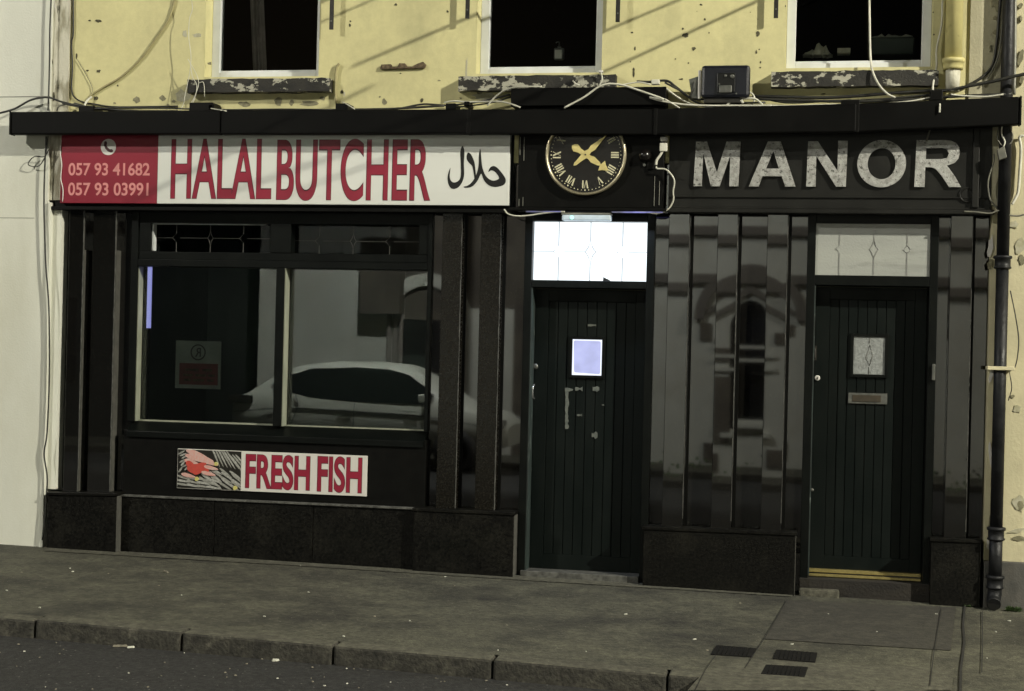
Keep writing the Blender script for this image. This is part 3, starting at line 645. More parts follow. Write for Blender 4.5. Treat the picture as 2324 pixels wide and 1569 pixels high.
AR = [[(1815,132),(1834,185),(1829,300),(1832,400),(1817,470),(1780,525),(1735,545),(1700,530),(1680,490),(1674,440),(1682,390),(1701,342),(1697,380),(1694,420),(1702,458),(1725,480),(1758,478),(1790,452),(1801,400),(1799,300),(1795,190)],
      [(1855,240),(1862,208),(1875,198),(1900,220),(1925,275),(1937,340),(1943,425),(1932,450),(1924,400),(1910,330),(1885,302),(1862,272)],
      [(1984,160),(1993,230),(2002,320),(2015,370),(2035,415),(2070,450),(2110,465),(2150,455),(2165,437),(2140,395),(2110,372),(2085,368),(2062,384),(2080,340),(2115,325),(2150,345),(2190,390),(2227,450),(2215,500),(2160,522),(2110,524),(2060,505),(2020,460),(1999,405),(1988,405),(1960,465),(1920,512),(1880,531),(1835,531),(1830,522),(1865,512),(1900,485),(1935,435),(1960,370),(1972,300),(1973,230)]]
for k, q in enumerate(AR):
    q = smooth_poly(q, 3); q = [(X(617+.2383*a, 299.6+.2383*b, yS), Z(617+.2383*a, 299.6+.2383*b, yS)) for a, b in q]
    link_mesh(curve_mesh([q], yS-.0012-.0003*k, .001), 'arabic_lettering', M['ink'], sg)
# fresh fish sign
yf = .006
fs = empty('fish_sign', (-3.88, yf, .52), 'small sign with a picture of fish and red words FRESH FISH', 'sign')
fa0, fa1, fz0, fz1 = X(402,1070,yf), X(833,1070,yf), Z(600,1117,yf), Z(600,1026,yf)
mb = MB(); mb.box(fa0, fa1, yf, .0175, fz0, fz1); mb.build('panel', M['white'], fs, bevel=.002)
word('FRESH', 557, 704, 1032, 1112, yf, ['letter_edge', 'letter_red'], fs, offs=(.036, .022))
word('FISH', 720, 822, 1036, 1119, yf, ['letter_edge', 'letter_red'], fs, offs=(.036, .022))
px1 = X(547, 1070, yf); mb = MB(); W_, H_ = px1-fa0-.008, fz1-fz0-.008
fm = [mat('fish_back', (.012,.011,.008), rough=.35), mat('fish_silver', (.42,.42,.39), (.25,.25,.23), 60, .35), mat('fish_grey', (.20,.20,.18), (.33,.33,.3), 70, .35),
      mat('fish_pink', (.60,.30,.26), (.55,.4,.36), 60, .4), mat('fish_red', (.52,.065,.045), (.42,.06,.045), 60, .4), mat('lemon', (.55,.50,.16), rough=.4)]
mb.box(fa0+.004, px1, yf-.0012, yf+.001, fz0+.004, fz1-.004)
rr = random.Random(5)
def fish(u, v, l, w, ang, mi, layer):
    mb.mi = mi; n = 14; pts = []
    for i in range(n):
        a = 2*math.pi*i/n; r = .5*l*math.cos(a); q = .5*w*math.sin(a)*(1-.35*math.cos(a))
        x_ = fa0+.004+u*W_+r*math.cos(ang)-q*math.sin(ang); z_ = fz0+.004+v*H_+r*math.sin(ang)+q*math.cos(ang)
        pts.append((min(max(x_, fa0+.004), px1), min(max(z_, fz0+.004), fz1-.004)))
    mb.prism(pts, yf-.0013-.00018*layer, yf)
lay = 1
for i in range(9): fish(.60+.055*i, .86-.02*i+rr.uniform(-.05,.02), .17, .013, -1.15+.05*i, 2 if i % 2 else 1, lay); lay += 1
for j in range(5):
    for i in range(4): fish(.45+.16*i+.03*(j % 2), .50-.085*j-.05*i+.03, .12, .015, -.55+rr.uniform(-.08,.08), 1 if (i+j) % 2 else 2, lay); lay += 1
for j in range(3):
    for i in range(4): fish(.10+.16*i, .27-.09*j-.015*i, .11, .015, -.22+rr.uniform(-.1,.1), 1 if (i+j) % 2 else 2, lay); lay += 1
for i in range(9): fish(.05+.03*(i % 4)+rr.uniform(0,.04), .92-.055*i, .055, .012, rr.uniform(.3,1.0), 1 if i % 2 else 2, lay); lay += 1
for u, v, l in ((.30,.90,.17),(.38,.82,.2),(.28,.78,.16),(.45,.72,.2),(.25,.66,.14)): fish(u, v, l, .035, -.3, 3, lay); lay += 1
for u, v in ((.22,.60),(.30,.56),(.38,.60),(.24,.48),(.34,.46),(.42,.50),(.30,.52)): fish(u, v, .09, .045, rr.uniform(-.6,.6), 4, lay); lay += 1
for u, v in ((.18,.33),(.50,.40),(.54,.55)): fish(u, v, .11, .026, -.2, 3, lay); lay += 1
for u, v, r in ((.32,.25,.030),(.62,.66,.026),(.93,.06,.030)): fish(u, v, r, r, 0, 5, lay); lay += 1
mb.build('fish_picture', fm, fs)
# ------------------------------------------------------------------ doors
def door(dx, zb0, zh, ztr0, ztr1, lit, n, label):
    e = empty('door', (dx[0], .12, 0)); e.parent = bld; e.location = Vector((dx[0], .12, 0))-Vector(bld.location)
    if label: e['label'] = label
    a, b = dx; fw = .055
    mb = MB(); mb.box(a, a+fw, .055, .26, zb0, 2.57); mb.box(b-fw, b, .055, .26, zb0, 2.57)
    mb.box(a+fw, b-fw, .055, .26, zh, ztr0); mb.box(a+fw, b-fw, .055, .26, ztr1, 2.569)
    mb.build('door_frame', M['frame'], e, bevel=.004)
    mb = MB(); mb.box(a+fw+.0005, a+fw+.008, .060, .185, zb0+.02, zh-.002); mb.build('jamb_edge', M['jamb'], e)
    # leaf: stiles, rails and tongue and groove boards
    la, lb = a+fw+.010, b-fw-.004; yl = .19; st = .095; lz1 = zh-.006
    lzb = zb0+.035
    mb = MB(); mb.box(la, la+st, yl, .235, lzb, lz1); mb.box(lb-st*.8, lb, yl, .235, lzb, lz1)
    mb.box(la+st, lb-st*.8, yl, .235, lz1-.085, lz1); mb.box(la+st, lb-st*.8, yl, .235, lzb, lzb+.11)
    w = (lb-st*.8-la-st)/n; rr = random.Random(n)
    for k in range(n):
        p = la+st+w*k; dy = rr.uniform(0, .0015)
        mb.box(p+.0028, p+w-.0028, yl+.005+dy, .232, lzb+.11, lz1-.085)
        mb.box(p, p+w, yl+.013, .231, lzb+.1101, lz1-.0851)
    lf = mb.build('door_leaf', M['green'], e, bevel=.002)
    return e, lf, la, lb, yl
zt1a, zt1b = Z(1340, 638, .1), Z(1340, 504, .1)
e1, lf1, la, lb, yl = door(d1, Z(1320,1312,.1), Z(1340,655,.1), zt1a, zt1b, True, 9, 'dark green boarded door under the brightly lit transom')
mb = MB(); mb.box(d1[0]+.056, d1[1]-.056, .12, .128, zt1a+.001, zt1b-.001); mb.build('transom_glass', M['lit'], e1)
cx = [X(1268,572,.12), X(1340,572,.12), X(1413,572,.12)]
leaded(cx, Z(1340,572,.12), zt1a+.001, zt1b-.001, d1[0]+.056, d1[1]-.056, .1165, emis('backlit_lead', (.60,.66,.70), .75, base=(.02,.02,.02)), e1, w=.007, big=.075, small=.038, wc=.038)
mb = MB(); q = P(1375, 636, .112); mb.prism([(q.x-.02,zt1a+.001),(q.x+.035,zt1a+.001),(q.x+.02,zt1a+.012),(q.x-.004,zt1a+.022),(q.x-.018,zt1a+.03)], .108, .112); mb.build('torn_film', M['ink'], e1)
# small glass in door 1
def vision(e, l, r, t, b, m, edge=None):
    a, c, z1, z0 = X(l, (t+b)/2, yl), X(r, (t+b)/2, yl), Z((l+r)/2, t, yl), Z((l+r)/2, b, yl)
    mb = MB(); w = .022
    mb.box(a-w, a, yl-.012, yl+.006, z0-w, z1+w); mb.box(c, c+w, yl-.012, yl+.006, z0-w, z1+w); mb.box(a, c, yl-.012, yl+.006, z1, z1+w); mb.box(a, c, yl-.012, yl+.006, z0-w, z0)
    f = mb.build('vision_frame', M['frame'], e, bevel=.003)
    mb = MB(); mb.box(a, c, yl-.002, yl+.004, z0, z1); mb.build('vision_glass', edge or m, f)
    if edge:
        i = .010; pts = []
        for (qx, qz, s0) in ((c-i-.012, z1-i-.012, 0), (a+i+.010, z1-i-.010, 1), (a+i+.016, z0+i+.02, 2), (c-i-.012, z0+i+.012, 3)):
            for k in range(5): an = s0*math.pi/2+k*math.pi/8; pts.append((qx+.012*math.cos(an), qz+.012*math.sin(an)))
        mb = MB(); mb.prism(pts, yl-.004, yl-.0021); mb.build('glass_film', m, f)
    return a, c, z0, z1
vision(e1, 1299, 1366, 771, 852, M['lit_blue'], M['lit_blue_edge'])
q = P(1215, 832, yl); mb = MB(); mb.lathe((q.x, yl-.001, q.z), [(.021,0),(.021,.006),(.012,.009),(.010,.010)], 20, 'y'); mb.build('lock_escutcheon', M['dullmetal'], e1)
q = P(1212, 890, yl); mb = MB(); mb.tube([(q.x, yl, q.z+.052), (q.x-.004, yl-.030, q.z+.035), (q.x-.004, yl-.036, q.z), (q.x-.004, yl-.030, q.z-.035), (q.x, yl, q.z-.048)], .0075, 10); mb.build('pull_handle', M['chrome'], e1)
mb = MB()
def resid(x0, y0, x1, y1, jag=.3):
    rr = random.Random(x0+y0); n = max(3, int(max(abs(x1-x0), abs(y1-y0))/6)); top = []; bot = []
    vert = abs(y1-y0) > abs(x1-x0)
    for i in range(n+1):
        u = i/n
        if vert: yy = y0+(y1-y0)*u; w = (x1-x0)*(1+rr.uniform(-jag, jag))/2; c = (x0+x1)/2+rr.uniform(-1,1); top.append(P(c-w,yy,yl)); bot.append(P(c+w,yy,yl))
        else: xx = x0+(x1-x0)*u; w = (y1-y0)*(1+rr.uniform(-jag*1.8, jag))/2; c = (y0+y1)/2; top.append(P(xx,c-w,yl)); bot.append(P(xx,c+w,yl))
    mb = MB(); mb.prism([(p.x,p.z) for p in top]+[(p.x,p.z) for p in bot[::-1]], yl-.0015, yl+.004); mb.build('tape_residue', M['tape'], e1)
resid(1283,890,1290,974); resid(1282,880,1300,890,.5); resid(1305,878,1322,888,.5); resid(1345,879,1360,887,.6); resid(1309,940,1321,945,.3); resid(1343,982,1356,994,.5); resid(1334,736,1353,741,.2); resid(1366,918,1371,921)
mb = MB(); mb.box(d1[0]+.03, d1[1]-.055, .02, .18, Z(1320,1312,.1)-.03, Z(1320,1302,.1)+.01); mb.build('threshold', M['edge'], e1, bevel=.004)
zt2a, zt2b = Z(1983, 627, .1), Z(1983, 509, .1)
e2, lf2, la2, lb2, yl = door(d2, Z(1960,1318,.1), Z(1983,650,.1), zt2a, zt2b, False, 9, 'dark green boarded door with letterbox and unlit transom')
mb = MB(); mb.box(d2[0]+.056, d2[1]-.056, .070, .078, zt2a+.001, zt2b-.001); mb.build('transom_glass', M['frost'], e2)
leaded([X(1905,567,.12), X(1983,567,.12), X(2058,567,.12)], Z(1983,567,.12), zt2a+.001, zt2b-.001, d2[0]+.056, d2[1]-.056, .0665, M['lead'], e2, w=.005, big=.060, small=.026, horiz=False, wc=.03)
a, c, z0, z1 = vision(e2, 1937, 2008, 765, 850, M['frost2'])
mb = MB(); xc = (a+c)/2; mb.box(xc-.002, xc+.002, yl-.005, yl-.002, z0, z0+.05); mb.box(xc-.002, xc+.002, yl-.005, yl-.002, z1-.045, z1)
mb.tube([(xc-.022,yl-.003,z0+.11),(xc+.004,yl-.003,z0+.20),(xc+.024,yl-.003,z0+.13),(xc+.004,yl-.003,z0+.06)], .0022, 5, False, closed=True); mb.build('leading', M['lead_d'], e2)
q = P(1969, 905, yl); mb = MB(); mb.box(q.x-.13, q.x+.13, yl-.008, yl+.004, q.z-.037, q.z+.037); lbx = mb.build('letterbox', M['dullmetal'], e2, bevel=.004)
mb = MB(); mb.box(q.x-.102, q.x+.088, yl-.013, yl-.0082, q.z-.022, q.z+.024); mb.build('flap', M['brass_dull'], lbx, bevel=.004)
q = P(1855, 858, yl); mb = MB(); mb.lathe((q.x, yl-.001, q.z), [(.019,0),(.019,.008),(.014,.012)], 20, 'y'); kk = mb.build('lock_cylinder', M['white'], e2)
mb = MB(); mb.box(q.x-.003, q.x+.003, yl-.016, yl-.0135, q.z-.010, q.z+.006); mb.build('keyhole', M['ink'], kk)
q = P(1849, 800, yl); mb = MB(); mb.box(q.x-.014, q.x+.014, yl-.004, yl+.004, q.z-.055, q.z+.045); mb.tube([(q.x,yl-.004,q.z+.02),(q.x,yl-.035,q.z+.02),(q.x+.004,yl-.038,q.z-.045)], .007, 8); mb.build('handle', M['iron'], e2)
q = P(1843, 1112, yl); mb = MB(); mb.lathe((q.x, yl-.001, q.z), [(.012,0),(.012,.012),(.006,.018)], 14, 'y'); mb.build('door_stud', M['dullmetal'], e2)
q = P(2117, 845, .07); mb = MB(); mb.box(q.x-.008, q.x+.014, .03, .056, q.z-.055, q.z+.055); mb.build('bell_push', M['dullmetal'], e2, bevel=.005)
zz = Z(1960, 1304, .12)
mb = MB(); mb.box(la2-.004, lb2, .150, .189, zz-.006, zz+.018); mb.build('brass_weather_bar', M['brass'], e2, bevel=.004)
mb = MB(); mb.box(la2-.004, lb2, .120, .149, zz-.030, zz-.012); mb.build('brass_sill_strip', M['brass'], e2, bevel=.004)
mb = MB(); mb.box(d2[0], d2[1], .03, .30, gz(.3)-.05, zz-.034); mb.build('threshold', M['sill_wood'], e2, bevel=.004)
mb = MB(); xq = X(1905, 1330, 0); mb.box(d2[0]-.0, xq, -.03, .029, gz(0)-.02, gz(0)+.05); mb.build('step_mortar', M['pave_l'], e2, bevel=.012)
# bulkhead light
q0, q1 = P(1275, 486, -.10), P(1388, 502, -.10)
l = bpy.data.lights.new('bulkhead_lamp', 'AREA'); l.shape = 'RECTANGLE'; l.size = .8; l.size_y = .05; l.energy = 9; l.color = (.62, .75, 1.0)
o = bpy.data.objects.new('bulkhead_lamp', l); COL.objects.link(o); o.location = (X(1340,500,-.1), -.09, Z(1340,503,-.1)-.012); o.rotation_euler = (math.radians(-12), 0, 0)
bl = empty('bulkhead_light', ((q0.x+q1.x)/2, -.08, q1.z), 'slim lit emergency light mounted above the bright transom', 'light fitting')
mb = MB(); mb.box(q0.x, q1.x, -.12, -.05, q0.z-.006, 2.545); mb.build('body', M['grey'], bl, bevel=.004)
mb = MB(); mb.box(q0.x+.004, q1.x-.004, -.122, -.048, q1.z, q0.z-.0065); mb.build('diffuser', M['led'], bl, bevel=.010)
mb = MB(); mb.disc((q0.x+.075, (q0.z+q1.z)/2-.002), .014, -.125, -.1225, 16); mb.build('status_lamp', M['led_spot'], bl)
mb = MB(); mb.box(X(1195,480,-.1), q0.x-.003, -.1305, -.10, 2.546, 2.553+.0); mb.build('spill_strip', M['strip'], bl)  # glowing strips stand in for the fitting's spilled light, no lamp here
mb = MB(); mb.box(q1.x+.003, X(1505,480,-.1), -.1305, -.10, 2.546, 2.553); mb.build('spill_strip', M['strip'], bl)
# ------------------------------------------------------------------ awning cassette
aw = empty('awning_box', (-2.4, -.15, 3.1), 'long black closed awning box running above the shop signs', 'awning')
tp = [(25,254),(500,250),(1063,248),(1487,247),(1945,235),(2312,219)]; bt = [(25,305),(500,305),(1063,304),(1487,306),(1945,300),(2318,283)]
ya0, ya1 = -.19, -.12
for i in range(5):
    pa, pb, qa, qb = P(*tp[i], ya0), P(*tp[i+1], ya0), P(*bt[i], ya0), P(*bt[i+1], ya0)
    g = .002 if i else 0
    xa, xb = (pa.x+qa.x)/2+g, (pb.x+qb.x)/2-.002
    mb = MB(); dy = [0, 0, .004, -.002, .003][i]
    mb.slope_box(xa, xb, ya0+dy, ya1, qa.z, qb.z, pa.z, pb.z); mb.build('cassette', M['box'], aw, bevel=.010)
    if i > 1:
        mb = MB(); mb.slope_box(xa-.012, xa+.012, ya0+dy-.003, ya1-.001, qa.z-.002, qa.z-.002, pa.z+.002, pa.z+.002); mb.build('joint_cover', M['black'], aw, bevel=.003)
p, q = P(25,254,ya0), P(2315,219,ya0)
mb = MB(); mb.box(p.x-.012, p.x-.0005, ya0-.004, ya1+.004, P(25,305,ya0).z-.003, p.z+.003); mb.build('end_cap', M['black'], aw, bevel=.003)
mb = MB(); mb.box(q.x, q.x+.012, ya0-.004, ya1+.004, P(2318,283,ya0).z-.003, q.z+.003); mb.build('end_cap', M['black'], aw, bevel=.003)
for (u, v, w, h) in ((200,246,40,16),(460,240,60,20),(483,240,14,12),(778,240,30,16),(1025,238,24,12),(1061,232,12,8),(1930,232,40,14),(2125,212,26,20)):
    c = P(u, v, -.12); mb = MB(); k = 1/328; mb.box(c.x-w*k/2, c.x+w*k/2, -.15, -.001, c.z-h*k/2-.02, c.z+h*k/2-.012); mb.build('wall_bracket', M['black'], aw, bevel=.005)
# wall clock in its box
yc = -.10
ck = empty('wall_clock', (-1.63, yc, 2.56), 'round black clock with gold Roman numerals in a black box', 'clock')
bx0, bx1 = X(1168,400,yc), X(1512,400,yc); bz0 = Z(1340,478,yc)
mb = MB(); mb.box(bx0+.02, bx1-.02, yc+.02, -.011, bz0+.02, Z(1340,200,yc)); mb.build('case', M['black'], ck, bevel=.004)
mb = MB(); mb.box(bx0-.03, bx1+.01, yc-.035, -.051, bz0-.006, bz0+.016); mb.build('case_ledge', M['black'], ck, bevel=.005)
mb = MB(); mb.box(X(1160,220,-.15), X(1512,220,-.15), -.16, -.0, Z(1330,240,-.15), Z(1330,199,-.15)); mb.build('case_top', M['box'], ck, bevel=.004)
mb = MB()
for u, v0, v1 in ((1303-2,318,380),(1311-2,318,392)): pass
for (u, v0, v1) in ((1300/1, 0, 0),): pass
for u, va, vb in ((1181,311,352),(1190,311,365),(1178,452,468),(1187,448,468),(1486,400,468),(1497,412,466),(1514,420,466)):
    p0, p1 = P(u, va, yc+.016), P(u, vb, yc+.016); mb = MB(); mb.box(p0.x-.0015, p0.x+.0015, yc+.014, yc+.0199, p1.z, p0.z); mb.build('trim_line', M['grey'], ck)
cc = P(1329.5, 352, yc); R0 = .277; C = (cc.x, cc.z)
mb = MB(); mb.disc(C, R0-.012, yc+.004, yc+.0199, 72); mb.build('dial', M['dial'], ck)
mb = MB(); rows = []
n = 80
for i in range(n):
    a = 2*math.pi*i/n; row = []
    for k in range(10):
        t = 2*math.pi*k/10; r = R0-.006+.012*math.cos(t); row.append(mb.b.verts.new((C[0]+r*math.cos(a), yc-.002+.022*math.sin(t), C[1]+r*math.sin(a))))
    rows.append(row)
for i in range(n):
    for k in range(10): f = mb.b.faces.new((rows[i][k], rows[(i+1)%n][k], rows[(i+1)%n][(k+1)%10], rows[i][(k+1)%10])); f.smooth = True
mb.build('rim', M['bronze'], ck)
mb = MB()
for i in range(60):
    a = 2*math.pi*i/60; r = .242; mb.disc((C[0]+r*math.sin(a), C[1]+r*math.cos(a)), .0036 if i % 5 else .0056, yc+.002, yc+.0039, 8)
mb.build('minute_dots', M['numeral'], ck)
ROM = {1:'I',2:'II',3:'III',4:'IIII',5:'V',6:'VI',7:'VII',8:'VIII',9:'IX',10:'X',11:'XI',12:'XII'}
for hnum, rom in ROM.items():
    mb = MB(); ang = math.radians(30*hnum); Wd = {'I': .016, 'V': .032, 'X': .036}; tot = sum(Wd[c] for c in rom); x_ = -tot/2
    rc = .202; hh = .0275
    def quad(pts):
        out = []
        for u, v in pts:
            r = rc+v; out.append((C[0]+r*math.sin(ang)+u*math.cos(ang), C[1]+r*math.cos(ang)-u*math.sin(ang)))
        mb.prism(out, yc+.0, yc+.0039)
    for c in rom:
        w = Wd[c]
        if c == 'I': quad([(x_+.0035,-hh),(x_+w-.0035,-hh),(x_+w-.0035,hh),(x_+.0035,hh)])
        if c == 'V':
            quad([(x_+.001,hh),(x_+.011,hh),(x_+w/2+.004,-hh),(x_+w/2-.004,-hh)]); quad([(x_+w-.004,hh),(x_+w-.001,hh),(x_+w/2+.003,-hh),(x_+w/2,-hh)])
        if c == 'X':
            quad([(x_+.001,hh),(x_+.011,hh),(x_+w-.001,-hh),(x_+w-.011,-hh)]); quad([(x_+w-.005,hh),(x_+w-.002,hh),(x_+.005,-hh),(x_+.002,-hh)])
        x_ += w
    mb.build('numeral', M['numeral'], ck)
def hand(pts, ang, y, name):
    ca, sa = math.cos(ang), math.sin(ang); mb = MB()
    pts = [(u, v*1.45) for u, v in pts]; mb.prism([(C[0]+u*ca-v*sa, C[1]+u*sa+v*ca) for u, v in pts], y, y+.003); return mb.build(name, M['gold'], ck, bevel=.001)
k = 1/322*.9078*.2238
def sym(h): return h+[(u, -v) for u, v in h[::-1]]
hand(sym([(-.115,.002),(-.105,.012),(-.085,.020),(-.05,.012),(-.02,.012),(.0,.016),(.03,.010),(.06,.016),(.11,.010),(.125,.004),(.135,.028),(.155,.016),(.195,.0)]), math.radians(-34), yc-.010, 'hour_hand')
hand(sym([(-.11,.001),(-.095,.008),(-.06,.010),(-.03,.013),(.0,.018),(.04,.010),(.07,.015),(.12,.009),(.20,.001)]), math.radians(43), yc-.018, 'minute_hand')
mb = MB(); mb.disc(C, .006, yc-.022, yc-.0181, 12); mb.build('hub', M['brass_dull'], ck)
# camera dome beside the clock
q = P(1462, 352, -.14); mb = MB(); t = empty('security_camera', (q.x, -.10, q.z), 'small black dome camera on the fascia right of the clock', 'camera')
mb.lathe((q.x, -.081, q.z), [(.046,0),(.046,.02),(.04,.032),(.026,.05),(.008,.058)], 24, 'y'); mb.build('dome', M['dial'], t)
mb = MB(); q2 = P(1478, 378, -.09); mb.box(q2.x-.03, q2.x+.02, -.095, -.081, q2.z-.02, q2.z+.03); mb.build('mount', M['black'], t, bevel=.004)
mb = MB(); q2 = P(1462, 371, -.10); mb.lathe((q2.x, -.082, q2.z-.01), [(.010,0),(.010,.01)], 12, 'y'); mb.build('screw_cover', M['dullmetal'], t)
# ------------------------------------------------------------------ cables
def cable(pts, y, r, m, label, name=None, group=None, sag=0):
    mb = MB(); yy = y if isinstance(y, (list, tuple)) else [y]*len(pts)
    mb.tube([P(a, b, q) for (a, b), q in zip(pts, yy)], r, 7)
    nm = name or {'cable_w': 'white_cable', 'cable_b': 'black_cable', 'cable_g': 'grey_cable', 'cable_y': 'painted_cable'}[m]
    return thing_mesh(mb, nm, M[m], label, 'cable', group)
C1 = lambda l: [c1(*p) for p in l]; C2 = lambda l: [c2(*p) for p in l]; C3 = lambda l: [c3(*p) for p in l]
C4 = lambda l: [(1089.3+.2032*a, 272.3+.2032*b) for a, b in l]
cable(C2([(840,695),(900,684),(1000,690),(1150,687),(1250,692),(1355,727)]), [-.04,-.05,-.08,-.12,-.2,-.200], .006, 'cable_w', 'short white cable drooping over the awning box left of the clock')
cable(C2([(1130,715),(1190,650),(1260,605),(1330,590),(1420,586),(1500,585)]), -.165, .0055, 'cable_w', 'white cable climbing onto the clock box top at its left end')
cable(C2([(1650,730),(1780,660),(1880,590),(1950,568),(2040,575),(2150,610),(2324,672)])+C3([(60,590),(130,612),(250,632),(400,640),(540,640),(700,640),(800,640)]), [-.195,-.19,-.18,-.17,-.17,-.17,-.19]+[-.17]*7, .007, 'cable_w', 'long white cable arching over the clock box then lying along the awning')
cable(C2([(2020,578),(2150,557),(2235,572)]), -.15, .005, 'cable_w', 'short white lead joining the small junction box on the clock box')
cable(C3([(150,530),(230,590),(300,625),(380,642),(450,655)]), -.14, .006, 'cable_w', 'white cable slanting down from the right end of the clock box')
cable(C3([(150,600),(200,630),(240,655)]), -.2, .005, 'cable_w', 'short white cable end lying over the awning below the clock box')
cable(C3([(540,632),(585,580),(635,552),(680,570),(692,605),(672,642)]), -.13, .006, 'cable_w', 'tall white cable loop beneath the floodlight')
cable(C3([(520,640),(560,612),(600,608),(625,625),(618,605),(650,597),(700,600),(745,637)]), -.17, .0065, 'cable_w', 'flat coil of white cable beneath the floodlight')
cable(C3([(780,640),(900,642),(1050,637),(1250,632),(1400,632),(1550,622),(1650,612),(1760,590)]), -.12, .006, 'cable_w', 'white cable lying along the awning top right of the floodlight')
cable(C3([(1388,-60),(1388,0),(1390,150),(1395,350),(1410,440),(1450,520),(1500,570),(1545,592)]), [-.03,-.03,-.04,-.06,-.1,-.12,-.13,-.13], .0075, 'cable_w', 'white cable hanging down in front of the right upper window')
cable(C3([(1832,-60),(1830,0),(1825,150),(1795,300),(1795,400),(1775,500),(1770,580)]), [-.02,-.02,-.02,-.03,-.04,-.08,-.1], .007, 'cable_w', 'white cable hanging down between the right upper window and yellow pipe')
cable(C3([(1815,628),(1814,655),(1813,682)]), -.200, .006, 'cable_w', 'white cable end hanging over the awning front near its right')
cable(C3([(1762,760),(1750,800),(1733,856)]), -.06, .006, 'cable_g', 'grey cable end poking down above the letter R')
cable(C3([(1880,572),(1940,580),(2040,585),(2110,585),(2200,572)]), -.13, .006, 'cable_w', 'white cable lying on the awning right end under the black cable')
cable(C4([(2055,330),(2010,400),(1975,450),(1965,505)]), -.12, .009, 'cable_w', 'flat white lead dropping from the white connector')
cable(C4([(1968,520),(1980,545),(2060,550),(2120,590),(2172,680),(2158,800),(2160,900),(2100,1000),(1990,1045),(1850,1030),(1700,1012),(1500,1008)]), [-.12]*9+[-.125]*3, .0055, 'cable_w', 'white cable curving round the lower right corner of the clock box')
cable(C4([(270,1000),(320,1055),(430,1075),(560,1066),(700,1045),(830,1030),(950,1026)]), -.125, .0055, 'cable_w', 'white cable sagging under the lower left of the clock box')
cable(C2([(1708,545),(1730,568),(1752,577)]), -.10, .0055, 'cable_w', 'white cable end on the middle window sill')
cable(C2([(1898,490),(1906,520),(1905,545),(1888,578)]), -.11, .005, 'cable_w', 'thin white cable hooked over the right of the middle sill')
cable(C1([(1185,-40),(1175,30),(1140,130),(1060,250),(950,400),(820,520),(700,590),(630,635),(600,660)]), -.012, .008, 'cable_y', 'old yellow painted cable curving down the left of the wall')
cable(C1([(620,655),(590,680),(572,712),(566,755)]), [-.02,-.04,-.06,-.08], .008, 'cable_w', 'white cable end bending into the left of the awning')
cable(C1([(560,745),(540,718),(500,705),(450,705),(400,720),(385,750)]), -.10, .006, 'cable_g', 'grey cable looped behind the awning at its left end')
cable(C1([(0,765),(100,735),(200,680),(280,660),(340,662),(420,690),(520,712),(700,735),(900,750),(1200,752)]), -.10, .008, 'cable_b', 'thick black cable running in from the left neighbour wall')
cable(C1([(345,-40),(345,0),(337,200),(335,400),(330,600),(325,748)]), -.075, .006, 'cable_b', 'black cable running down the upper left building joint')
cable([(105,310),(101,400),(100,480),(104,600),(111,700),(112,850),(107,980),(100,1030),(107,1080),(105,1130),(96,1226)], -.075, .006, 'cable_b', 'black cable running down beside the left pilasters to the pavement')
cable(C1([(325,920),(310,1040),(290,1060),(230,1060),(190,1110),(240,1128),(275,1110),(310,1050),(330,1010)]), -.08, .004, 'cable_b', 'thin black cable looped on the left wall under the awning')
cable(C1([(495,-40),(495,220),(484,290),(490,450),(484,600),(505,660),(560,690),(640,705),(760,722),(950,722),(1200,718)]), -.012, .006, 'cable_b', 'thin black cable down the left edge of the yellow wall')
cable(C1([(520,400),(590,520),(625,600),(615,640)]), -.010, .0022, 'cable_g', 'fine grey wire stretched on the yellow wall near its left edge')
for k, (l, lb_) in enumerate((([(1290,-20),(1300,60),(1280,130),(1275,250),(1290,380),(1280,500),(1250,640),(1240,700),(1215,755)], 'longest pale string dangling left of the left upper window'),
        ([(1285,430),(1300,520),(1330,580),(1310,680),(1270,740)], 'short pale string dangling over the left sill end'),
        ([(1270,400),(1340,540),(1320,640),(1290,700)], 'pale string kinked across the left sill end'),
        ([(1345,560),(1375,560),(1382,640),(1378,655)], 'hooked pale string on the left sill'))):
    cable(C1(l), -.09, .0025, 'cable_w', lb_, 'pale_string', 'pale strings by the left sill')
cable(C3([(680,583),(900,588),(1100,592),(1300,583),(1500,567),(1760,550),(1860,548),(2000,520),(2150,490),(2324,450),(2500,415)]), [-.06]*6+[-.1,-.14,-.16,-.18,-.2], .011, 'cable_b', 'thick black cable rising off the awning to the right')
cable(C3([(-20,495),(60,497),(160,490),(220,530),(300,590),(380,602),(560,598),(700,590)]), -.10, .009, 'cable_b', 'black cable looping from the clock box past the floodlight')
cable(C3([(2185,-40),(2172,100),(2160,250),(2135,390),(2080,460),(2000,510),(1900,552)]), -.02, .010, 'cable_b', 'black cable curving off the right pier down to the awning')
cable(C3([(2200,-40),(2190,180),(2170,330),(2130,430),(2070,520)]), -.03, .006, 'cable_g', 'grey cable beside the black one on the right pier')
cable(C1([(500,700),(700,742),(1200,760)]) + C2([(-100,745),(150,742),(500,735),(840,715)]), -.09, .008, 'cable_b', 'black cable lying along the back of the awning at left')
cable(C3([(700,600),(1000,610),(1300,615),(1700,600),(1900,585),(2250,570)]), -.10, .010, 'cable_b', 'black cable lying along the back of the awning at right')
cable(C2([(130,430),(112,470),(104,600),(110,700)]), -.02, .010, 'cable_y', 'short yellow painted conduit rising from the awning between the windows', 'painted_conduit')
cable(C2([(150,690),(190,710),(235,738)]), [-.12,-.16,-.19], .004, 'cable_w', 'short pale cable end over the awning below the painted conduit')
cable(C1([(1380,725),(1450,738),(1530,752)]), [-.12,-.16,-.19], .004, 'cable_w', 'short pale cable end over the awning below the left sill')
c5 = lambda a, b: (2088+.2083*a, 254+.2083*b); C5 = lambda l: [c5(*p) for p in l]
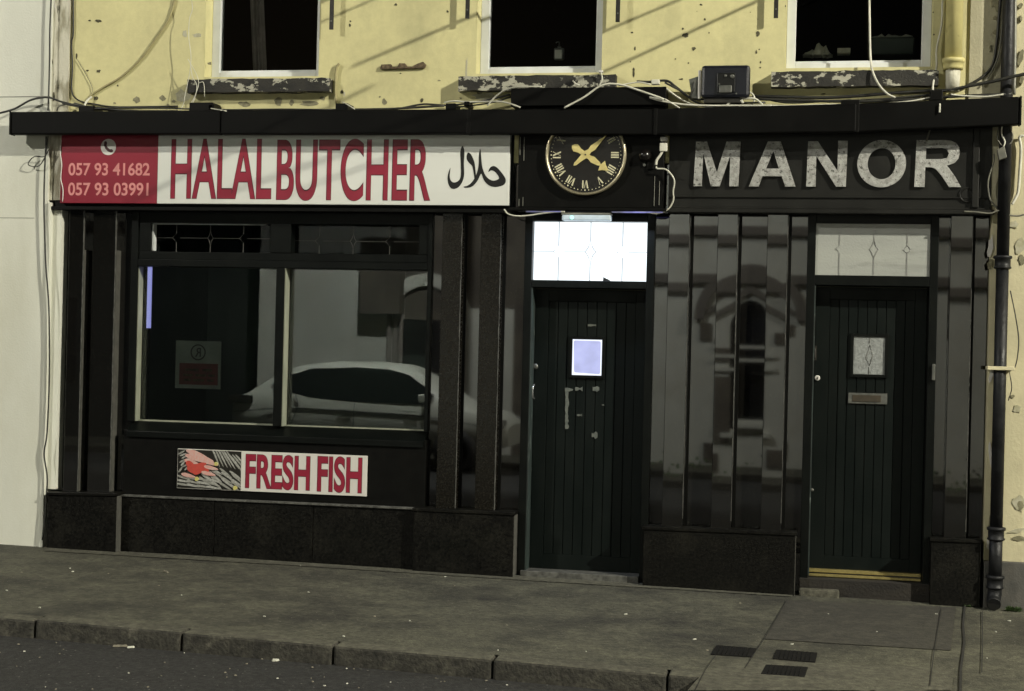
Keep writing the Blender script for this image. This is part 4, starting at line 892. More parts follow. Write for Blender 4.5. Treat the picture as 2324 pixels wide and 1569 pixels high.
cable(C5([(865,130),(845,280),(900,370),(990,340),(1012,260),(985,190),(975,130)]), -.10, .004, 'cable_g', 'grey wire loop under the right end of the awning')
cable(C5([(895,130),(890,240),(925,330),(900,400)]), -.11, .005, 'cable_w', 'pale wire dropping to the brick of connectors at right')
cable(C5([(805,455),(803,550),(760,680),(740,800),(760,940),(800,1000),(850,1070)]), -.06, .005, 'cable_g', 'grey wire snaking down the right end of the fascia')
cable(C5([(480,1088),(600,1092),(760,1108),(850,1078),(900,1100),(960,1125),(1060,1135),(1140,1120)]), -.09, .006, 'cable_g', 'grey cable running under the fascia to the downpipe at right')
cable(C5([(870,640),(850,900),(850,1070),(930,1110)]), -.05, .004, 'cable_g', 'thin grey wire hanging left of the downpipe top')
cable(C5([(1130,260),(1085,280),(1100,400),(1090,600),(1070,860),(1040,940),(1000,1010)]), -.03, .010, 'cable_w', 'cream painted conduit down the right wall below the awning', 'painted_conduit')
cable([(2293,660),(2305,720),(2312,775),(2305,830),(2292,842)], -.10, .004, 'cable_b', 'thin black wire bowing out right of the downpipe')
cable([(2290,840),(2296,880),(2288,910)], -.05, .003, 'cable_b', 'short black wire end below the downpipe bracket')
cable(C1([(420,700),(520,722),(640,735),(900,728),(1200,735),(1500,742),(1900,738),(2240,742)]), -.14, .005, 'cable_b', 'thin black cable lying loosely along the awning front at left')
cable(C2([(560,730),(700,705),(850,712),(1000,700),(1150,672),(1285,640)]), -.08, .007, 'cable_b', 'black cable rising to the left end of the clock box')
cable(C2([(870,728),(1020,715),(1180,690),(1290,655)]), -.12, .006, 'cable_b', 'second black cable rising to the left end of the clock box')
cable(C3([(150,500),(260,560),(330,615),(430,640),(560,625),(760,622)]), -.15, .007, 'cable_b', 'black cable dropping behind the floodlight to the awning')
cable(C3([(760,600),(900,622),(1150,612),(1400,606),(1600,590),(1800,570)]), -.06, .008, 'cable_b', 'black cable sagging along the awning below the right sill')
mb = MB(); q = P(*c5(895, 450), -.12); mb.hexa([(q.x-.02,-.14,q.z-.05),(q.x+.03,-.14,q.z-.03),(q.x+.03,-.10,q.z-.03),(q.x-.02,-.10,q.z-.05),(q.x-.035,-.14,q.z+.02),(q.x+.012,-.14,q.z+.045),(q.x+.012,-.10,q.z+.045),(q.x-.035,-.10,q.z+.02)])
thing_mesh(mb, 'cable_connector', M['cable_g'], 'grey block of connectors hanging under the awning right end', 'connector', bevel=.005)
q0, q1 = P(*C4([(2012,192)])[0], -.12), P(*C4([(2092,355)])[0], -.12)
t = empty('power_connector', (q0.x, -.12, q1.z), 'white power connector hanging right of the clock', 'connector')
mb = MB(); mb.box(q0.x, q1.x, -.135, -.105, q1.z, q0.z-.040); mb.build('body', M['cable_w'], t, bevel=.005)
mb = MB(); mb.box(q0.x+.002, q1.x+.002, -.137, -.103, q0.z-.030, q0.z); mb.build('cap', M['white'], t, bevel=.008)
q = P(*c2(2268, 562), -.14); mb = MB(); mb.box(q.x-.028, q.x+.028, -.16, -.12, q.z-.012, q.z+.022); thing_mesh(mb, 'junction_box', M['cable_w'], 'small cream junction box on top of the clock box', 'junction box', bevel=.006)
q = P(*c2(1898, 487), -.10); mb = MB(); mb.box(q.x-.015, q.x+.015, -.115, -.085, q.z-.006, q.z+.010); thing_mesh(mb, 'cable_clip', M['white'], 'white clip holding cable on the middle sill edge', 'clip', bevel=.003)
# ------------------------------------------------------------------ floodlight
yfl = -.20
q0, q1 = P(1592, 148, yfl), P(1701, 222, yfl)
fl = empty('floodlight', ((q0.x+q1.x)/2, -.15, q1.z), 'navy black floodlight housing standing on the awning box', 'floodlight')
mb = MB(); mb.box(q0.x, q1.x, yfl, yfl+.055, q1.z, q0.z); mb.build('housing', M['flood'], fl, bevel=.022)
mb = MB(); cxm, czm = (q0.x+q1.x)/2, (q0.z+q1.z)/2
mb.box(cxm-.055, cxm+.065, yfl-.010, yfl+.002, czm-.075, czm+.055); mb.build('gear_box', M['floodlens'], fl, bevel=.004)
mb = MB(); mb.box(cxm-.040, cxm+.045, yfl-.022, yfl-.0101, czm-.080, czm-.030); mb.build('tilt_bracket', M['dullmetal'], fl, bevel=.006)
for u, v, r in ((.0,.035,.010),(.045,.030,.015),(-.04,-.02,.006),(.075,-.085,.006)):
    mb = MB(); mb.lathe((cxm+u, yfl-.010, czm+v), [(r,0),(r,.006),(r*.6,.009)], 14, 'y'); mb.build('bolt', M['dullmetal'], fl)
mb = MB(); mb.box(q0.x-.022, q0.x-.002, yfl+.02, yfl+.060, q1.z+.0, q0.z-.03); mb.build('lens_edge', M['white'], fl, bevel=.004)
mb = MB(); mb.prism([(q0.x-.085, q0.z-.09),(q0.x-.022, q0.z-.07),(q0.x-.022, q1.z+.005),(q0.x-.065, q1.z+.005),(q0.x-.072, q1.z+.07)], yfl+.03, yfl+.042); mb.build('stay_plate', M['dullmetal'], fl)
mb = MB(); mb.tube([(q0.x-.05, yfl+.02, q0.z-.11),(q0.x-.052, yfl+.015, q1.z+.06),(q0.x-.075, yfl+.02, q1.z+.01)], .007, 8); mb.build('lead', M['cable_b'], fl)
mb = MB(); mb.box(q0.x+.02, q1.x-.06, yfl+.02, -.001, q1.z-.03, q1.z+.01); mb.build('mounting_arm', M['iron'], fl, bevel=.003)
# ------------------------------------------------------------------ irons on the wall
for u, v, lb_ in ((752.5, 68, 'vertical iron bar hanging right of the left upper window'), (1061, 43, 'vertical iron bar left of the middle upper window'),
                 (1402, 51, 'vertical iron bar right of the middle upper window'), (1761, 42, 'vertical iron bar left of the right upper window')):
    q = P(u, v, -.06); t = empty('iron_bracket', (q.x, 0, q.z), lb_, 'bracket', 'iron bracket bars on the yellow wall')
    mb = MB(); mb.box(q.x-.015, q.x+.015, -.072, -.060, q.z, 4.35); mb.build('bar', M['iron'], t, bevel=.002)
    mb = MB(); mb.box(q.x-.012, q.x+.012, -.0599, -.0, q.z+.25, q.z+.28); mb.box(q.x-.012, q.x+.012, -.0599, -.0, 4.2, 4.23); mb.build('fixing', M['iron'], t)
    mb = MB(); mb.lathe((q.x, -.072, q.z+.06), [(.006,0),(.006,.004)], 10, 'y'); mb.build('rivet', M['dullmetal'], t)
q0, q1 = P(863, 158, -.01), P(967, 158, -.01); mb = MB(); zb = q0.z; W_ = q1.x-q0.x
mb.prism([(q0.x,zb),(q1.x-.01,zb+.004),(q1.x,zb+.03),(q1.x-.02,zb+.05),(q1.x-.06,zb+.038),(q1.x-.10,zb+.018),(q0.x+.20,zb+.018),(q0.x+.185,zb+.04),(q0.x+.14,zb+.042),(q0.x+.13,zb+.018),(q0.x+.09,zb+.018),(q0.x+.08,zb+.036),(q0.x+.01,zb+.034)], -.022, -.0)
thing_mesh(mb, 'sign_stub', M['rust'], 'rusty broken sign fixing stuck on the yellow wall', 'fixing', bevel=.003)
# ------------------------------------------------------------------ pipes
q = P(2166, 60, -.10); r = .056; zc = Z(2166, 142, -.10)
yp = empty('yellow_downpipe', (q.x, -.075, Z(2166,200,-.1)), 'yellow painted downpipe ending above the awning at the right', 'pipe')
mb = MB(); mb.lathe((q.x, -.075, 0), [(r, zc+.03), (r, 4.9)], 24); mb.build('pipe', M['yellow_paint'], yp)
mb = MB(); mb.lathe((q.x, -.075, 0), [(r*1.12, zc-.045), (r*1.18, zc-.03), (r*1.18, zc), (r*1.30, zc+.002), (r*1.30, zc+.028), (r*1.05, zc+.03)], 24); mb.build('collar', M['yellow_paint'], yp)
mb = MB(); mb.lathe((q.x, -.075, 0), [(r*.78, zc-.19), (r*.82, zc-.10), (r*.86, zc-.0455)], 24); mb.build('spigot', M['plaster'], yp)
bx = X(2278, 1000, -.10); rp = .047
def px_(py): return {0: 2289, 1: 2267}[0]
bp = empty('black_downpipe', (X(2262,1300,-.1), -.07, gz(1.2)), 'tall black iron downpipe at the right end of the shopfront', 'pipe')
bx = X(2266, 992, -.07)
mb = MB(); mb.lathe((bx, -.07, 0), [(rp*.86, Z(2266,1214,-.07)), (rp*.86, Z(2266,597,-.07))], 24); mb.lathe((bx, -.07, 0), [(rp*.86, Z(2266,595,-.07)), (rp*.86, 4.9)], 24)
mb.lathe((bx, -.07, 0), [(rp*.9, Z(2266,1322,-.07)), (rp*.9, Z(2266,1215,-.07))], 24); mb.build('pipe', M['pipe_black'], bp)
for py in (596, 1212, 1322):
    z_ = Z(2266, py, -.07); mb = MB(); mb.lathe((bx, -.07, z_), [(rp*.95,-.045),(rp*1.2,-.038),(rp*1.2,-.03),(rp*1.08,-.026),(rp*1.08,.022),(rp*1.28,.026),(rp*1.28,.042),(rp*.95,.046)], 24); mb.build('collar', M['pipe_black'], bp)
z_ = gz(1.2); mb = MB(); zt_s = Z(2266,1340,-.07)
mb.tube([(bx,-.07,zt_s+.03),(bx,-.07,zt_s-.02),(bx-.008,-.09,zt_s-.06),(bx-.012,-.14,zt_s-.085)], rp*.95, 18); mb.build('shoe', M['pipe_black'], bp)
mb = MB(); e_ = Vector((bx-.0125,-.1405,zt_s-.0853)); mb.lathe((e_.x, e_.y, e_.z), [(rp*.80,-.001),(rp*.80,.002)], 18, 'y'); mb.build('shoe_mouth', M['floodlens'], bp)
mb = MB(); z_ = Z(2266,836,-.07); mb.box(bx-.085, bx+.085, -.128, -.116, z_-.012, z_+.012); mb.box(bx-.085, bx-.06, -.1159, -.0, z_-.012, z_+.012); mb.box(bx+.06, bx+.085, -.1159, -.0, z_-.012, z_+.012); mb.build('pipe_strap', M['cream'], bp, bevel=.003)
mb = MB(); mb.tube([P(2303, -40, -.03), P(2303, 100, -.03), P(2301, 215, -.03)], .012, 10); thing_mesh(mb, 'grey_conduit', M['grey'], 'grey conduit beside the black downpipe above the awning', 'conduit')
# ------------------------------------------------------------------ neighbours
nb = empty('left_building', (-9, 0, 0), 'off white rendered neighbouring building at the left edge', 'building')
xe = X(96, 900, -.05)
mb = MB(); mb.box(-16, xe, -.04, .35, -.1, ZROOF-.4); mb.build('wall', M['white_wall'], nb)
mb = MB(); mb.box(xe+.0005, X(106, 900, -.045), -.055, .35, 0.02, 2.6); mb.build('corner_bead', M['white_wall'], nb, bevel=.006)
mb = MB(); mb.box(X(107,900,0), X(132,900,0), -.01, .30, .47, 2.56); mb.build('edge_pier', M['white_wall'], nb)
mb = MB(); mb.box(X(106,100,-.02), XL-.0005, -.02, .35, 2.62, ZROOF-.4); mb.build('peeling_pier', M['plaster'], nb)
mb = MB(); z_ = Z(50, 220, -.04); mb.box(-7.5, xe-.0, -.0425, -.039, z_-.002, z_+.002); z_ = Z(40,495,-.04); mb.box(-7.5, X(78,495,-.04), -.0415, -.039, z_-.0015, z_+.0015); mb.build('hairline_joint', M['dado'], nb)
rb = empty('right_building', (4, 0, 0), 'cream neighbouring building with peeling render and a grey base', 'building')
xr0 = X(2241, 900, .0)
zd = Z(2300, 1275, .0)
mb = MB(); mb.box(xr0, 9, 0.0, .35, zd, 2.62); mb.box(X(2288,100,0), 9, 0.0, .35, 2.62, ZROOF); mb.build('wall', M['cream'], rb)
mb = MB(); mb.box(XR+.0005, X(2288,100,0)-.0005, -.015, .35, 2.62, ZROOF); mb.build('pier', M['pier'], rb)
mb = MB(); mb.box(xr0+.001, 9, -.035, .35, -.3, zd-.0005); mb.build('dado', M['dado'], rb, bevel=.006)
mb = MB()
rr = random.Random(11)
PBK = [0]
def pblob(px, py, w, h, mi, y0=-.004):
    PBK[0] += 1; y0 -= .0003*PBK[0]; mb.mi = mi; blob(mb, px, py, w, h, rr.uniform(-.3, .3), y0, 12)
for px, py, w, h, mi in ((2312,1143,30,42,1),(2316,1148,14,20,0),(2306,1205,38,10,1),(2312,1222,30,12,0),(2308,928,20,16,1),(2298,900,10,8,0),(2315,560,22,40,1),(2320,590,14,24,0),
                         (2248,1198,12,50,0),(2246,1238,16,28,2),(2250,850,10,40,2),(2248,560,12,50,2),(2246,600,10,26,0),(2250,1040,9,70,2),(2300,510,20,18,1)): pblob(px, py, w, h, mi)
for px, py, w, h in ((2256,8,16,26),(2262,22,8,20),(2257,42,12,7),(2258,75,10,12),(2247,112,4,18),(2268,60,5,10),(2315,15,10,12),(2316,44,8,14),(2314,135,12,40),(2318,180,8,30)): pblob(px, py, w, h, 0, -.019)
mb.build('peeling_patches', [M['chip'], M['chip_pale'], M['white']], rb)
# plaster flakes left pier
mb = MB(); rr = random.Random(9)
for k in range(26):
    px, py = rr.uniform(104, 128), rr.uniform(0, 240); mb.mi = rr.choice((0, 0, 2)); blob(mb, px, py, rr.uniform(2, 7), rr.uniform(8, 34), rr.uniform(-.2, .2), -.023)
mb.build('peeling_patches', [M['chip_dark'], M['chip'], M['white']], nb)
# ------------------------------------------------------------------ weeds and litter
def weed(px, py, n, sz, label, y=None):
    g = G(px, py); rr = random.Random(px); mb = MB()
    for k in range(n):
        a = rr.uniform(0, 6.28); l = sz*rr.uniform(.5, 1); el = rr.uniform(.3, 1.3); b = Vector((g.x+rr.uniform(-.5,.5)*sz*1.6, g.y+rr.uniform(-.3,.1)*sz, gz(g.x)))
        d = Vector((math.cos(a)*math.cos(el), math.sin(a)*math.cos(el)*.6, math.sin(el))); s = d.cross(UP).normalized()*l*.22
        m1 = b+d*l*.55; t = b+d*l-Vector((0,0,l*.12))
        mb.face([b, m1+s, t, m1-s])
    return thing_mesh(mb, 'weed', M['leaf'], label, 'plant', 'weeds along the foot of the wall')
weed(1172, 1292, 16, .045, 'small weed sprouting at the foot of the lit door jamb')
weed(2196, 1378, 30, .03, 'low weed in the corner left of the downpipe foot')
weed(2300, 1388, 160, .05, 'green weed tuft right of the downpipe foot')
rr = random.Random(21)
def scrap(g, z, l, w, h, m, label, cat, group):
    mb = MB(); a = rr.uniform(0, 3.14); n = 7; pts = []
    for i in range(n):
        t = 2*math.pi*i/n; q = rr.uniform(.7, 1.1); u, v = l/2*q*math.cos(t), w/2*q*math.sin(t); pts.append((g.x+u*math.cos(a)-v*math.sin(a), g.y+u*math.sin(a)+v*math.cos(a)))
    lo = [mb.b.verts.new((x, y, z)) for x, y in pts]; hi = [mb.b.verts.new((g.x+(x-g.x)*.8, g.y+(y-g.y)*.8, z+h*rr.uniform(.6,1))) for x, y in pts]
    mb.b.faces.new(hi)
    for i in range(n): mb.b.faces.new((lo[i], lo[(i+1)%n], hi[(i+1)%n], hi[i]))
    thing_mesh(mb, 'litter_scrap', M[m], label, cat, group)
big = [((302,1469),.045,.022,'white scrap in the gutter towards the left kerb stones'), ((628,1500),.05,.03,'white crumpled scrap in the gutter below the fish sign'), ((275,1467),.09,.02,'tan strip of litter beside the white gutter scrap'), ((376,1300),.09,.02,'pale smear like litter strip on the pavement below the stallriser'),
       ((980,1594),.02,.02,'x')]
for (p, l, w, lb_) in big[:4]:
    onroad = p[1] > 1440 and p[0] < 700; g = G(*p, up=-.10 if onroad else 0)
    if onroad: g.y = min(g.y, kerb_y(g.x)-.03)
    scrap(g, (road_z(g.x, g.y) if onroad else gz(g.x))+.002, l, w, .012, 'litter_d' if 'tan' in lb_ or 'smear' in lb_ else 'litter', lb_, 'litter', 'litter')
pv = [(49,1300),(159,1291),(165,1298),(246,1303),(322,1261),(16,1341),(360,1330),(412,1352),(490,1258),(540,1262),(682,1285),(700,1345),(850,1400),(930,1410),(780,1445),(1030,1330),(1010,1310),(1130,1477),(1260,1384),(1420,1395),(1576,1452),(1680,1370),
      (1880,1395),(2125,1395),(2270,1392),(2290,1410),(2260,1435),(1605,1477),(1570,1528),(1798,1463),(2250,1460),(1990,1435),(1330,1480),(1500,1365),(600,1400),(90,1380),(1150,1420),(2240,1495)]
for k, (a, b) in enumerate(pv):
    g = G(a, b); s = rr.uniform(.010, .022); scrap(g, gz(g.x)+.001, s*1.4, s*.8, .005, 'litter' if k % 3 else 'litter_d', 'tiny pale crumb of litter on the dark pavement', 'litter', 'litter crumbs on the pavement')
for k in range(60):
    a = rr.uniform(0, 1500); b = rr.uniform(1455+.075*a, 1569) if k > 14 else 1450+.078*a+rr.uniform(0, 12)
    g = G(a, b, up=-.12); 
    if g.y > kerb_y(g.x)-.02: continue
    s = rr.uniform(.006, .014); scrap(g, road_z(g.x, g.y)+.002, s*1.2, s, .005, 'litter' if k % 4 == 0 else 'litter_d', 'tiny pale stone chip or crumb on the dark road', 'litter', 'pale crumbs on the road')
# ------------------------------------------------------------------ across the street (seen mirrored in glass and granite)
WY = -16.5
def MX(px, py=800): return X(px, py, 16.5)
def MZ(px, py): return Z(px, py, 16.5)
zg = -.9
ow = empty('opposite_house', (0, WY, zg), 'cream rendered house across the street with dark bands and arched window', 'house')
xa, xb = MX(1440), MX(2700); HO = 5.6
acx, aw_, az = MX(1700), .30, MZ(1700, 720)
mb = MB(); mb.box(xa, acx-aw_, WY-6, WY, zg, HO); mb.box(acx+aw_, xb, WY-6, WY, zg, HO); mb.box(acx-aw_, acx+aw_, WY-6, WY, zg, MZ(1700,955)); mb.box(acx-aw_, acx+aw_, WY-6, WY, az+.46, HO); mb.build('wall', M['opp'], ow)
mb = MB(); arc = [(acx-aw_, az+.46), (acx-aw_, az)]+[(acx-aw_*math.cos(t*math.pi/16), az+aw_*math.sin(t*math.pi/16)) for t in range(1, 16)]+[(acx+aw_, az), (acx+aw_, az+.46)]
mb.prism(arc, WY-.3, WY-.0); mb.build('arch_spandrel', M['opp'], ow)
mb = MB(); mb.box(acx-aw_, acx+aw_, WY-.35, WY-.25, MZ(1700,955), az+.46); mb.build('window', M['opp_glass'], ow)
mb = MB()
for zz in (MZ(1650,522), MZ(1650,632)): mb.box(xa, xb, WY, WY+.09, zz-.08, zz+.08)
mb.build('string_course', M['opp_band'], ow)
mb = MB(); n = 20
for t in range(n):
    a0, a1 = math.pi*t/n, math.pi*(t+1)/n
    for r0, r1 in ((.80, .98),):
        mb.prism([(acx+r*math.cos(a), az-.05+r*math.sin(a)) for r, a in ((r0,a0),(r1,a0),(r1,a1),(r0,a1))], WY, WY+.08)
mb.build('hood_mould', M['opp_band'], ow)
mb = MB(); mb.box(acx-.42, acx+.42, WY, WY+.10, MZ(1700,965)-.06, MZ(1700,965)+.02); mb.build('sill', M['opp'], ow)
for zq in (788, 818): mb = MB(); mb.box(acx-.62, acx+.50, WY+.001, WY+.05, MZ(1700,zq)-.03, MZ(1700,zq)+.03); mb.build('cross_rail', M['opp'], ow)
for ua_, ub_, za_, zb_2 in ((1620,1662,770,800),(1628,1665,835,985),(1585,1612,735,775),(1760,1800,735,760),(1748,1790,1000,1040),(1600,1640,1010,1050)):
    mb = MB(); mb.box(MX(ua_), MX(ub_), WY+.001, WY+.03, MZ(1700,zb_2), MZ(1700,za_)); mb.build('dark_panel', M['opp_dark'], ow)
mb = MB(); mb.prism([(acx-.95,az+.02),(acx-.80,az+.02),(acx,az+.42),(acx+.80,az+.02),(acx+.95,az+.02),(acx,az+.56)], WY+.005, WY+.05); mb.build('gable_mould', M['opp_band'], ow)
ow2 = empty('opposite_shop', (-9.4, WY, zg), 'pale plain walled shop across the street with a dark signboard', 'shop')
xa2, xb2 = MX(572), MX(905)
mb = MB(); mb.box(xa2, xb2, WY-6, WY, zg, HO-.6); mb.build('wall', M['opp'], ow2)
mb = MB(); mb.box(MX(815), xb2+.001, WY, WY+.35, MZ(860,712), MZ(860,540)); mb.build('signboard', M['opp_dark'], ow2)
mb = MB()
for u in (875, 889, 901): mb.lathe((MX(u), WY+.1, 0), [(.05, zg), (.05, MZ(860,712))], 12)
mb.build('drain_pipes', M['opp_band'], ow2)
ow4 = empty('opposite_dark_house', (-18, WY, zg), 'unlit dark house across the street left of the plain shop', 'house')
mb = MB(); mb.box(-26, xa2-.02, WY-6, WY-.6, zg, HO); mb.build('wall', M['opp_unlit'], ow4)
mb = MB(); mb.box(-15.5, -13.9, WY-.6, WY-.56, .8, 2.4); mb.build('window', M['opp_glass'], ow4)
ow3 = empty('opposite_stone_house', (-5, WY, zg), 'dark stone house across the street with an arched doorway', 'house')
xa3, xb3 = xb2+.01, xa-.01; dcx = MX(958); zr = MZ(958, 700)
mb = MB(); mb.box(xa3, xb3, WY-6, WY-.02, zg, HO); mb.build('wall', M['opp_dark'], ow3)
mb = MB()
for t in range(n):
    a0, a1 = math.pi*t/n, math.pi*(t+1)/n
    mb.prism([(dcx+r*math.cos(a), zr-.2+r*math.sin(a)) for r, a in ((.62,a0),(.85,a0),(.85,a1),(.62,a1))], WY-.02, WY+.05)
mb.build('door_arch', M['opp'], ow3)
mb = MB(); mb.box(dcx-.6, dcx+.6, WY-.02, WY, zg, zr-.2); mb.build('door', M['opp_glass'], ow3)
mb = MB(); mb.box(MX(1010), MX(1160), WY-.02, WY+.01, MZ(1080,1085), MZ(1080,700)); mb.build('pale_panel', M['opp'], ow3)
# shrubs across the street
def shrub(cx_, w, h, seed, label):
    rr = random.Random(seed); mb = MB()
    for k in range(420):
        p = Vector((cx_+rr.gauss(0, w/3), WY+.7+rr.gauss(0, .15), zg+.05+abs(rr.gauss(0, h/2.2))))
        d = Vector((rr.uniform(-1,1), rr.uniform(-1,1), rr.uniform(-.2,1))).normalized()*.09; s = d.cross(Vector((rr.random(), rr.random(), 1))).normalized()*.035
        mb.face([p, p+d*.5+s, p+d, p+d*.5-s])
    t = empty('shrub', (cx_, WY+.7, zg), label, 'shrub', 'shrubs at the foot of the opposite house'); mb.build('foliage', M['leaf'], t)
    mb = MB(); mb.tube([(cx_, WY+.7, zg-.1), (cx_+.03, WY+.7, zg+h*.5)], .025, 6, False); mb.build('stem', M['rust'], t)
shrub(MX(1520), 1.1, .5, 1, 'low shrub at the left foot of the opposite cream house')
shrub(MX(1640), 1.3, .42, 2, 'low shrub in the middle foot of the opposite cream house')
shrub(MX(2190), 1.2, .6, 3, 'taller shrub at the right foot of the opposite cream house')
# parked car across the street
CY = -13.4
CARS = 1.07
car = empty('parked_car', (X(548,900,13.4), CY, road_z(-9, -13.4)), 'white hatchback car parked across the street', 'car')
st = [(0,.55,.62,.70,.60),(.06,.40,.95,1.00,.80),(.30,.32,1.02,1.10,.86),(.62,.28,1.02,1.32,.88),(.95,.26,1.00,1.48,.90),(1.5,.26,.97,1.56,.90),(2.1,.26,.95,1.57,.90),(2.6,.26,.93,1.53,.90),(3.0,.26,.92,1.36,.90),(3.4,.27,.93,1.08,.89),(3.6,.28,.92,.97,.88),(4.05,.32,.82,.87,.84),(4.3,.40,.62,.70,.72)]
mb = MB(); rows = []
for x_, zlo, zbelt, ztop, hw in st:
    k = max(0, min(1, (ztop-zbelt)/.45)); rw = hw-.24*k-.04
    pr = [(-hw*.9, zlo), (-hw, (zlo+zbelt)*.5), (-hw*.98, zbelt), (-rw, ztop-.03), (-rw*.5, ztop), (rw*.5, ztop), (rw, ztop-.03), (hw*.98, zbelt), (hw, (zlo+zbelt)*.5), (hw*.9, zlo)]
    rows.append([mb.b.verts.new((x_, y_, z_)) for y_, z_ in pr])
for i in range(len(rows)-1):
    for k in range(10):
        f = mb.b.faces.new((rows[i][k], rows[i+1][k], rows[i+1][(k+1)%10], rows[i][(k+1)%10])); f.smooth = True
mb.b.faces.new(rows[0][::-1]); mb.b.faces.new(rows[-1]); mb.build('body', M['car'], car, loc=(0,0,0))
def side_pane(pts, sgn, name):
    mb = MB(); f = []; g = []
    for x_, z_ in pts:
        hw = .90; t = (z_-.95)/.6; y_ = (hw*.98-.26*t)+.012
        f.append((x_, sgn*y_, z_)); g.append((x_, sgn*(y_-.06), z_))
    n = len(f); a = [mb.b.verts.new(p) for p in f]; b = [mb.b.verts.new(p) for p in g]; mb.b.faces.new(a); mb.b.faces.new(b[::-1])
    for i in range(n): mb.b.faces.new((a[i], b[i], b[(i+1)%n], a[(i+1)%n]))
    mb.build(name, M['car_glass'], car, loc=(0,0,0))
for sgn in (1, -1):
    side_pane([(.66,1.20),(.85,1.32),(1.25,1.45),(1.988,1.49),(1.992,.99),(1.35,1.02),(1.0,1.09)], sgn, 'side_window')
    side_pane([(1.993,.99),(1.989,1.49),(2.45,1.47),(2.75,1.40),(3.2,1.12),(3.15,.98)], sgn, 'side_window')
    for wx in (.85, 3.55):
        mb = MB(); mb.lathe((wx, sgn*.78-.11, .32), [(.20,0),(.32,0.0),(.32,.22),(.20,.22)], 28, 'y'); 
        for v in mb.b.verts: v.co.y = v.co.y+.11+.11
        wh = mb.build('wheel', M['car_black'], car, loc=(0,0,0))
        mb = MB(); mb.disc((wx, .32), .20, sgn*.80-.09, sgn*.80+.09, 24); mb.build('rim', M['dullmetal'], wh, loc=(0,0,0))
    mb = MB(); mb.box(3.0, 3.14, sgn*.90, sgn*1.08, 1.0, 1.13); mb.build('door_mirror', M['car'], car, bevel=.03, loc=(0,0,0))
    mb = MB(); mb.box(-.01, .40, sgn*.60, sgn*.875, .91, 1.03); mb.build('tail_light', M['car_light'], car, bevel=.02, loc=(0,0,0))
    mb = MB(); mb.box(4.0, 4.25, sgn*.55, sgn*.80, .66, .78); mb.build('headlight', M['chrome'], car, bevel=.02, loc=(0,0,0))
    for pts in ([(1.98,.48),(1.995,.97)], [(1.02,.62),(1.12,.90),(1.08,1.07)], [(3.05,.45),(3.12,.97)], [(.1,.78),(1.0,.86),(2.0,.84),(3.1,.80),(3.9,.70)]): mb = MB(); mb.tube([(a_, sgn*.897, b_) for a_, b_ in pts], .008, 5, True); mb.build('panel_gap', M['car_black'], car, loc=(0,0,0))
    mb = MB(); mb.box(1.2, 3.2, sgn*.80, sgn*.905, .24, .36); mb.build('sill_trim', M['car_black'], car, bevel=.01, loc=(0,0,0))
    for hx_ in (1.75, 2.75): mb = MB(); mb.box(hx_, hx_+.2, sgn*.90, sgn*.93, .86, .89); mb.build('door_handle', M['car'], car, bevel=.008, loc=(0,0,0))
car.scale = (CARS, CARS, CARS)
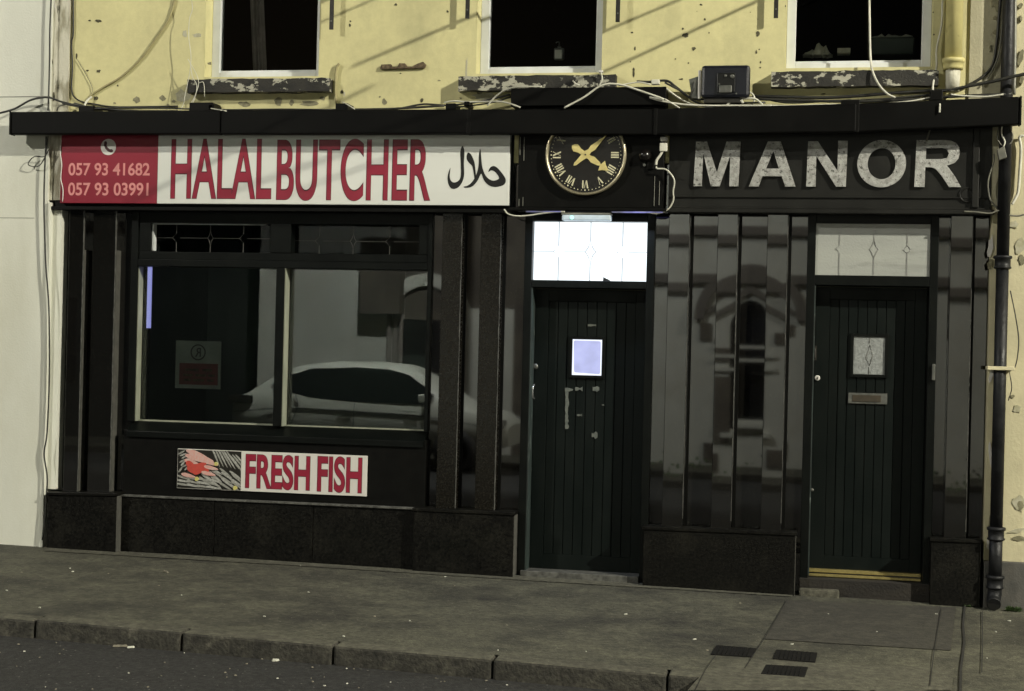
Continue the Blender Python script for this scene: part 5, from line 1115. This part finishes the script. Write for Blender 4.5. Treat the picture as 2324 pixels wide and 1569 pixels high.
# street lamps outside the frame: the first read off the shadows, the others added
def lamp(loc, arm, watt, label, aim, cone, col=(1, .955, .80), size=.13):
    lx, ly, lz = loc; bx_, by_ = arm; zb = road_z(bx_, by_)-.1
    t = empty('street_lamp', (bx_, by_, zb), label, 'street lamp', 'street lamps')
    mb = MB(); mb.lathe((bx_, by_, zb), [(.11,0),(.11,1.0),(.07,1.1),(.05,lz-zb-.5)], 16); mb.build('pole', M['lamp_pole'], t)
    d = Vector((lx-bx_, ly-by_, 0)); mb = MB(); mb.tube([(bx_,by_,lz-.6),(bx_+d.x*.1,by_+d.y*.1,lz-.1),(bx_+d.x*.4,by_+d.y*.4,lz+.10),(lx,ly,lz+.12)], .035, 10); mb.build('arm', M['lamp_pole'], t)
    mb = MB(); mb.box(lx-.14, lx+.14, ly-.35, ly+.35, lz+.09, lz+.20); hd = mb.build('lamp_head', M['lamp_pole'], t, bevel=.03)
    mb = MB(); mb.box(lx-.10, lx+.10, ly-.28, ly+.28, lz+.075, lz+.0895); mb.build('lens', M['lamp_lens'], hd)
    l = bpy.data.lights.new('street_lamp_light', 'SPOT'); l.energy = watt; l.color = col; l.shadow_soft_size = size; l.spot_size = cone; l.spot_blend = .4
    o = bpy.data.objects.new('street_lamp_light', l); COL.objects.link(o); o.location = (lx, ly, lz+.03)
    o.rotation_euler = (Vector(aim)-Vector((lx, ly, lz))).to_track_quat('-Z', 'Y').to_euler()
LP = Vector((15.5, -10.0, 12.6))
lamp(LP, (15.5, -14.9), 40000, 'tall steel street lamp on the far kerb to the right', (-1.5, -2.5, 0), math.radians(110))
lamp((-6.3, -11.3, 8.0), (-6.3, -14.9), 11000, 'added lamp on the far kerb behind the viewer, brightening the opposite walls', (-5, -16.5, 1.0), math.radians(125), (.96, 1, .94))  # added so the opposite walls reflect brightly enough
lamp((-13.5, -10.5, 9.5), (-13.5, -14.9), 7000, 'added fill lamp on the far kerb to the left', (-3, -1, 1), math.radians(110), (1, .97, .86), .16)  # added as fill for the shaded lettering and fascia
# overhead wires whose shadows slant over the facade
def over(A, B, t0, t1, r, label):
    a, b = P(*A), P(*B); d = b-a
    a2 = a - d*1.2; b2 = b + d*1.6
    c0 = a2.lerp(LP, t0); c1_ = b2.lerp(LP, t1)
    mb = MB(); pts = [c0.lerp(c1_, k/10)-Vector((0, 0, .0)) for k in range(11)]
    mb.tube(pts, r, 6, False); thing_mesh(mb, 'overhead_cable', M['cable_b'], label, 'cable', 'overhead cables above the street')
over((1375,161), (1612,52), .12, .10, .010, 'first overhead cable above the street')
over((1451,38), (1560,-8), .12, .10, .009, 'second overhead cable above the street')
over((941,92), (1060,42), .14, .10, .012, 'third overhead cable above the street')
over((762,36), (845,0), .12, .10, .008, 'fourth overhead cable above the street')
over((440,395), (592,320), .26, .16, .012, 'fifth overhead cable above the street')
over((693,390), (879,328), .28, .18, .011, 'sixth overhead cable above the street')
over((793,402), (927,354), .26, .16, .009, 'seventh overhead cable above the street')
# ------------------------------------------------------------------ night sky
w = bpy.data.worlds.new('World'); S.world = w; w.use_nodes = True; N, L = w.node_tree.nodes, w.node_tree.links
sky = N.new('ShaderNodeTexSky'); sky.sky_type = 'NISHITA'; sky.sun_disc = False; sky.sun_elevation = math.radians(12.0); sky.sun_rotation = math.radians(200)
bg = N['Background']; L.new(sky.outputs[0], bg.inputs['Color']); bg.inputs['Strength'].default_value = .0015
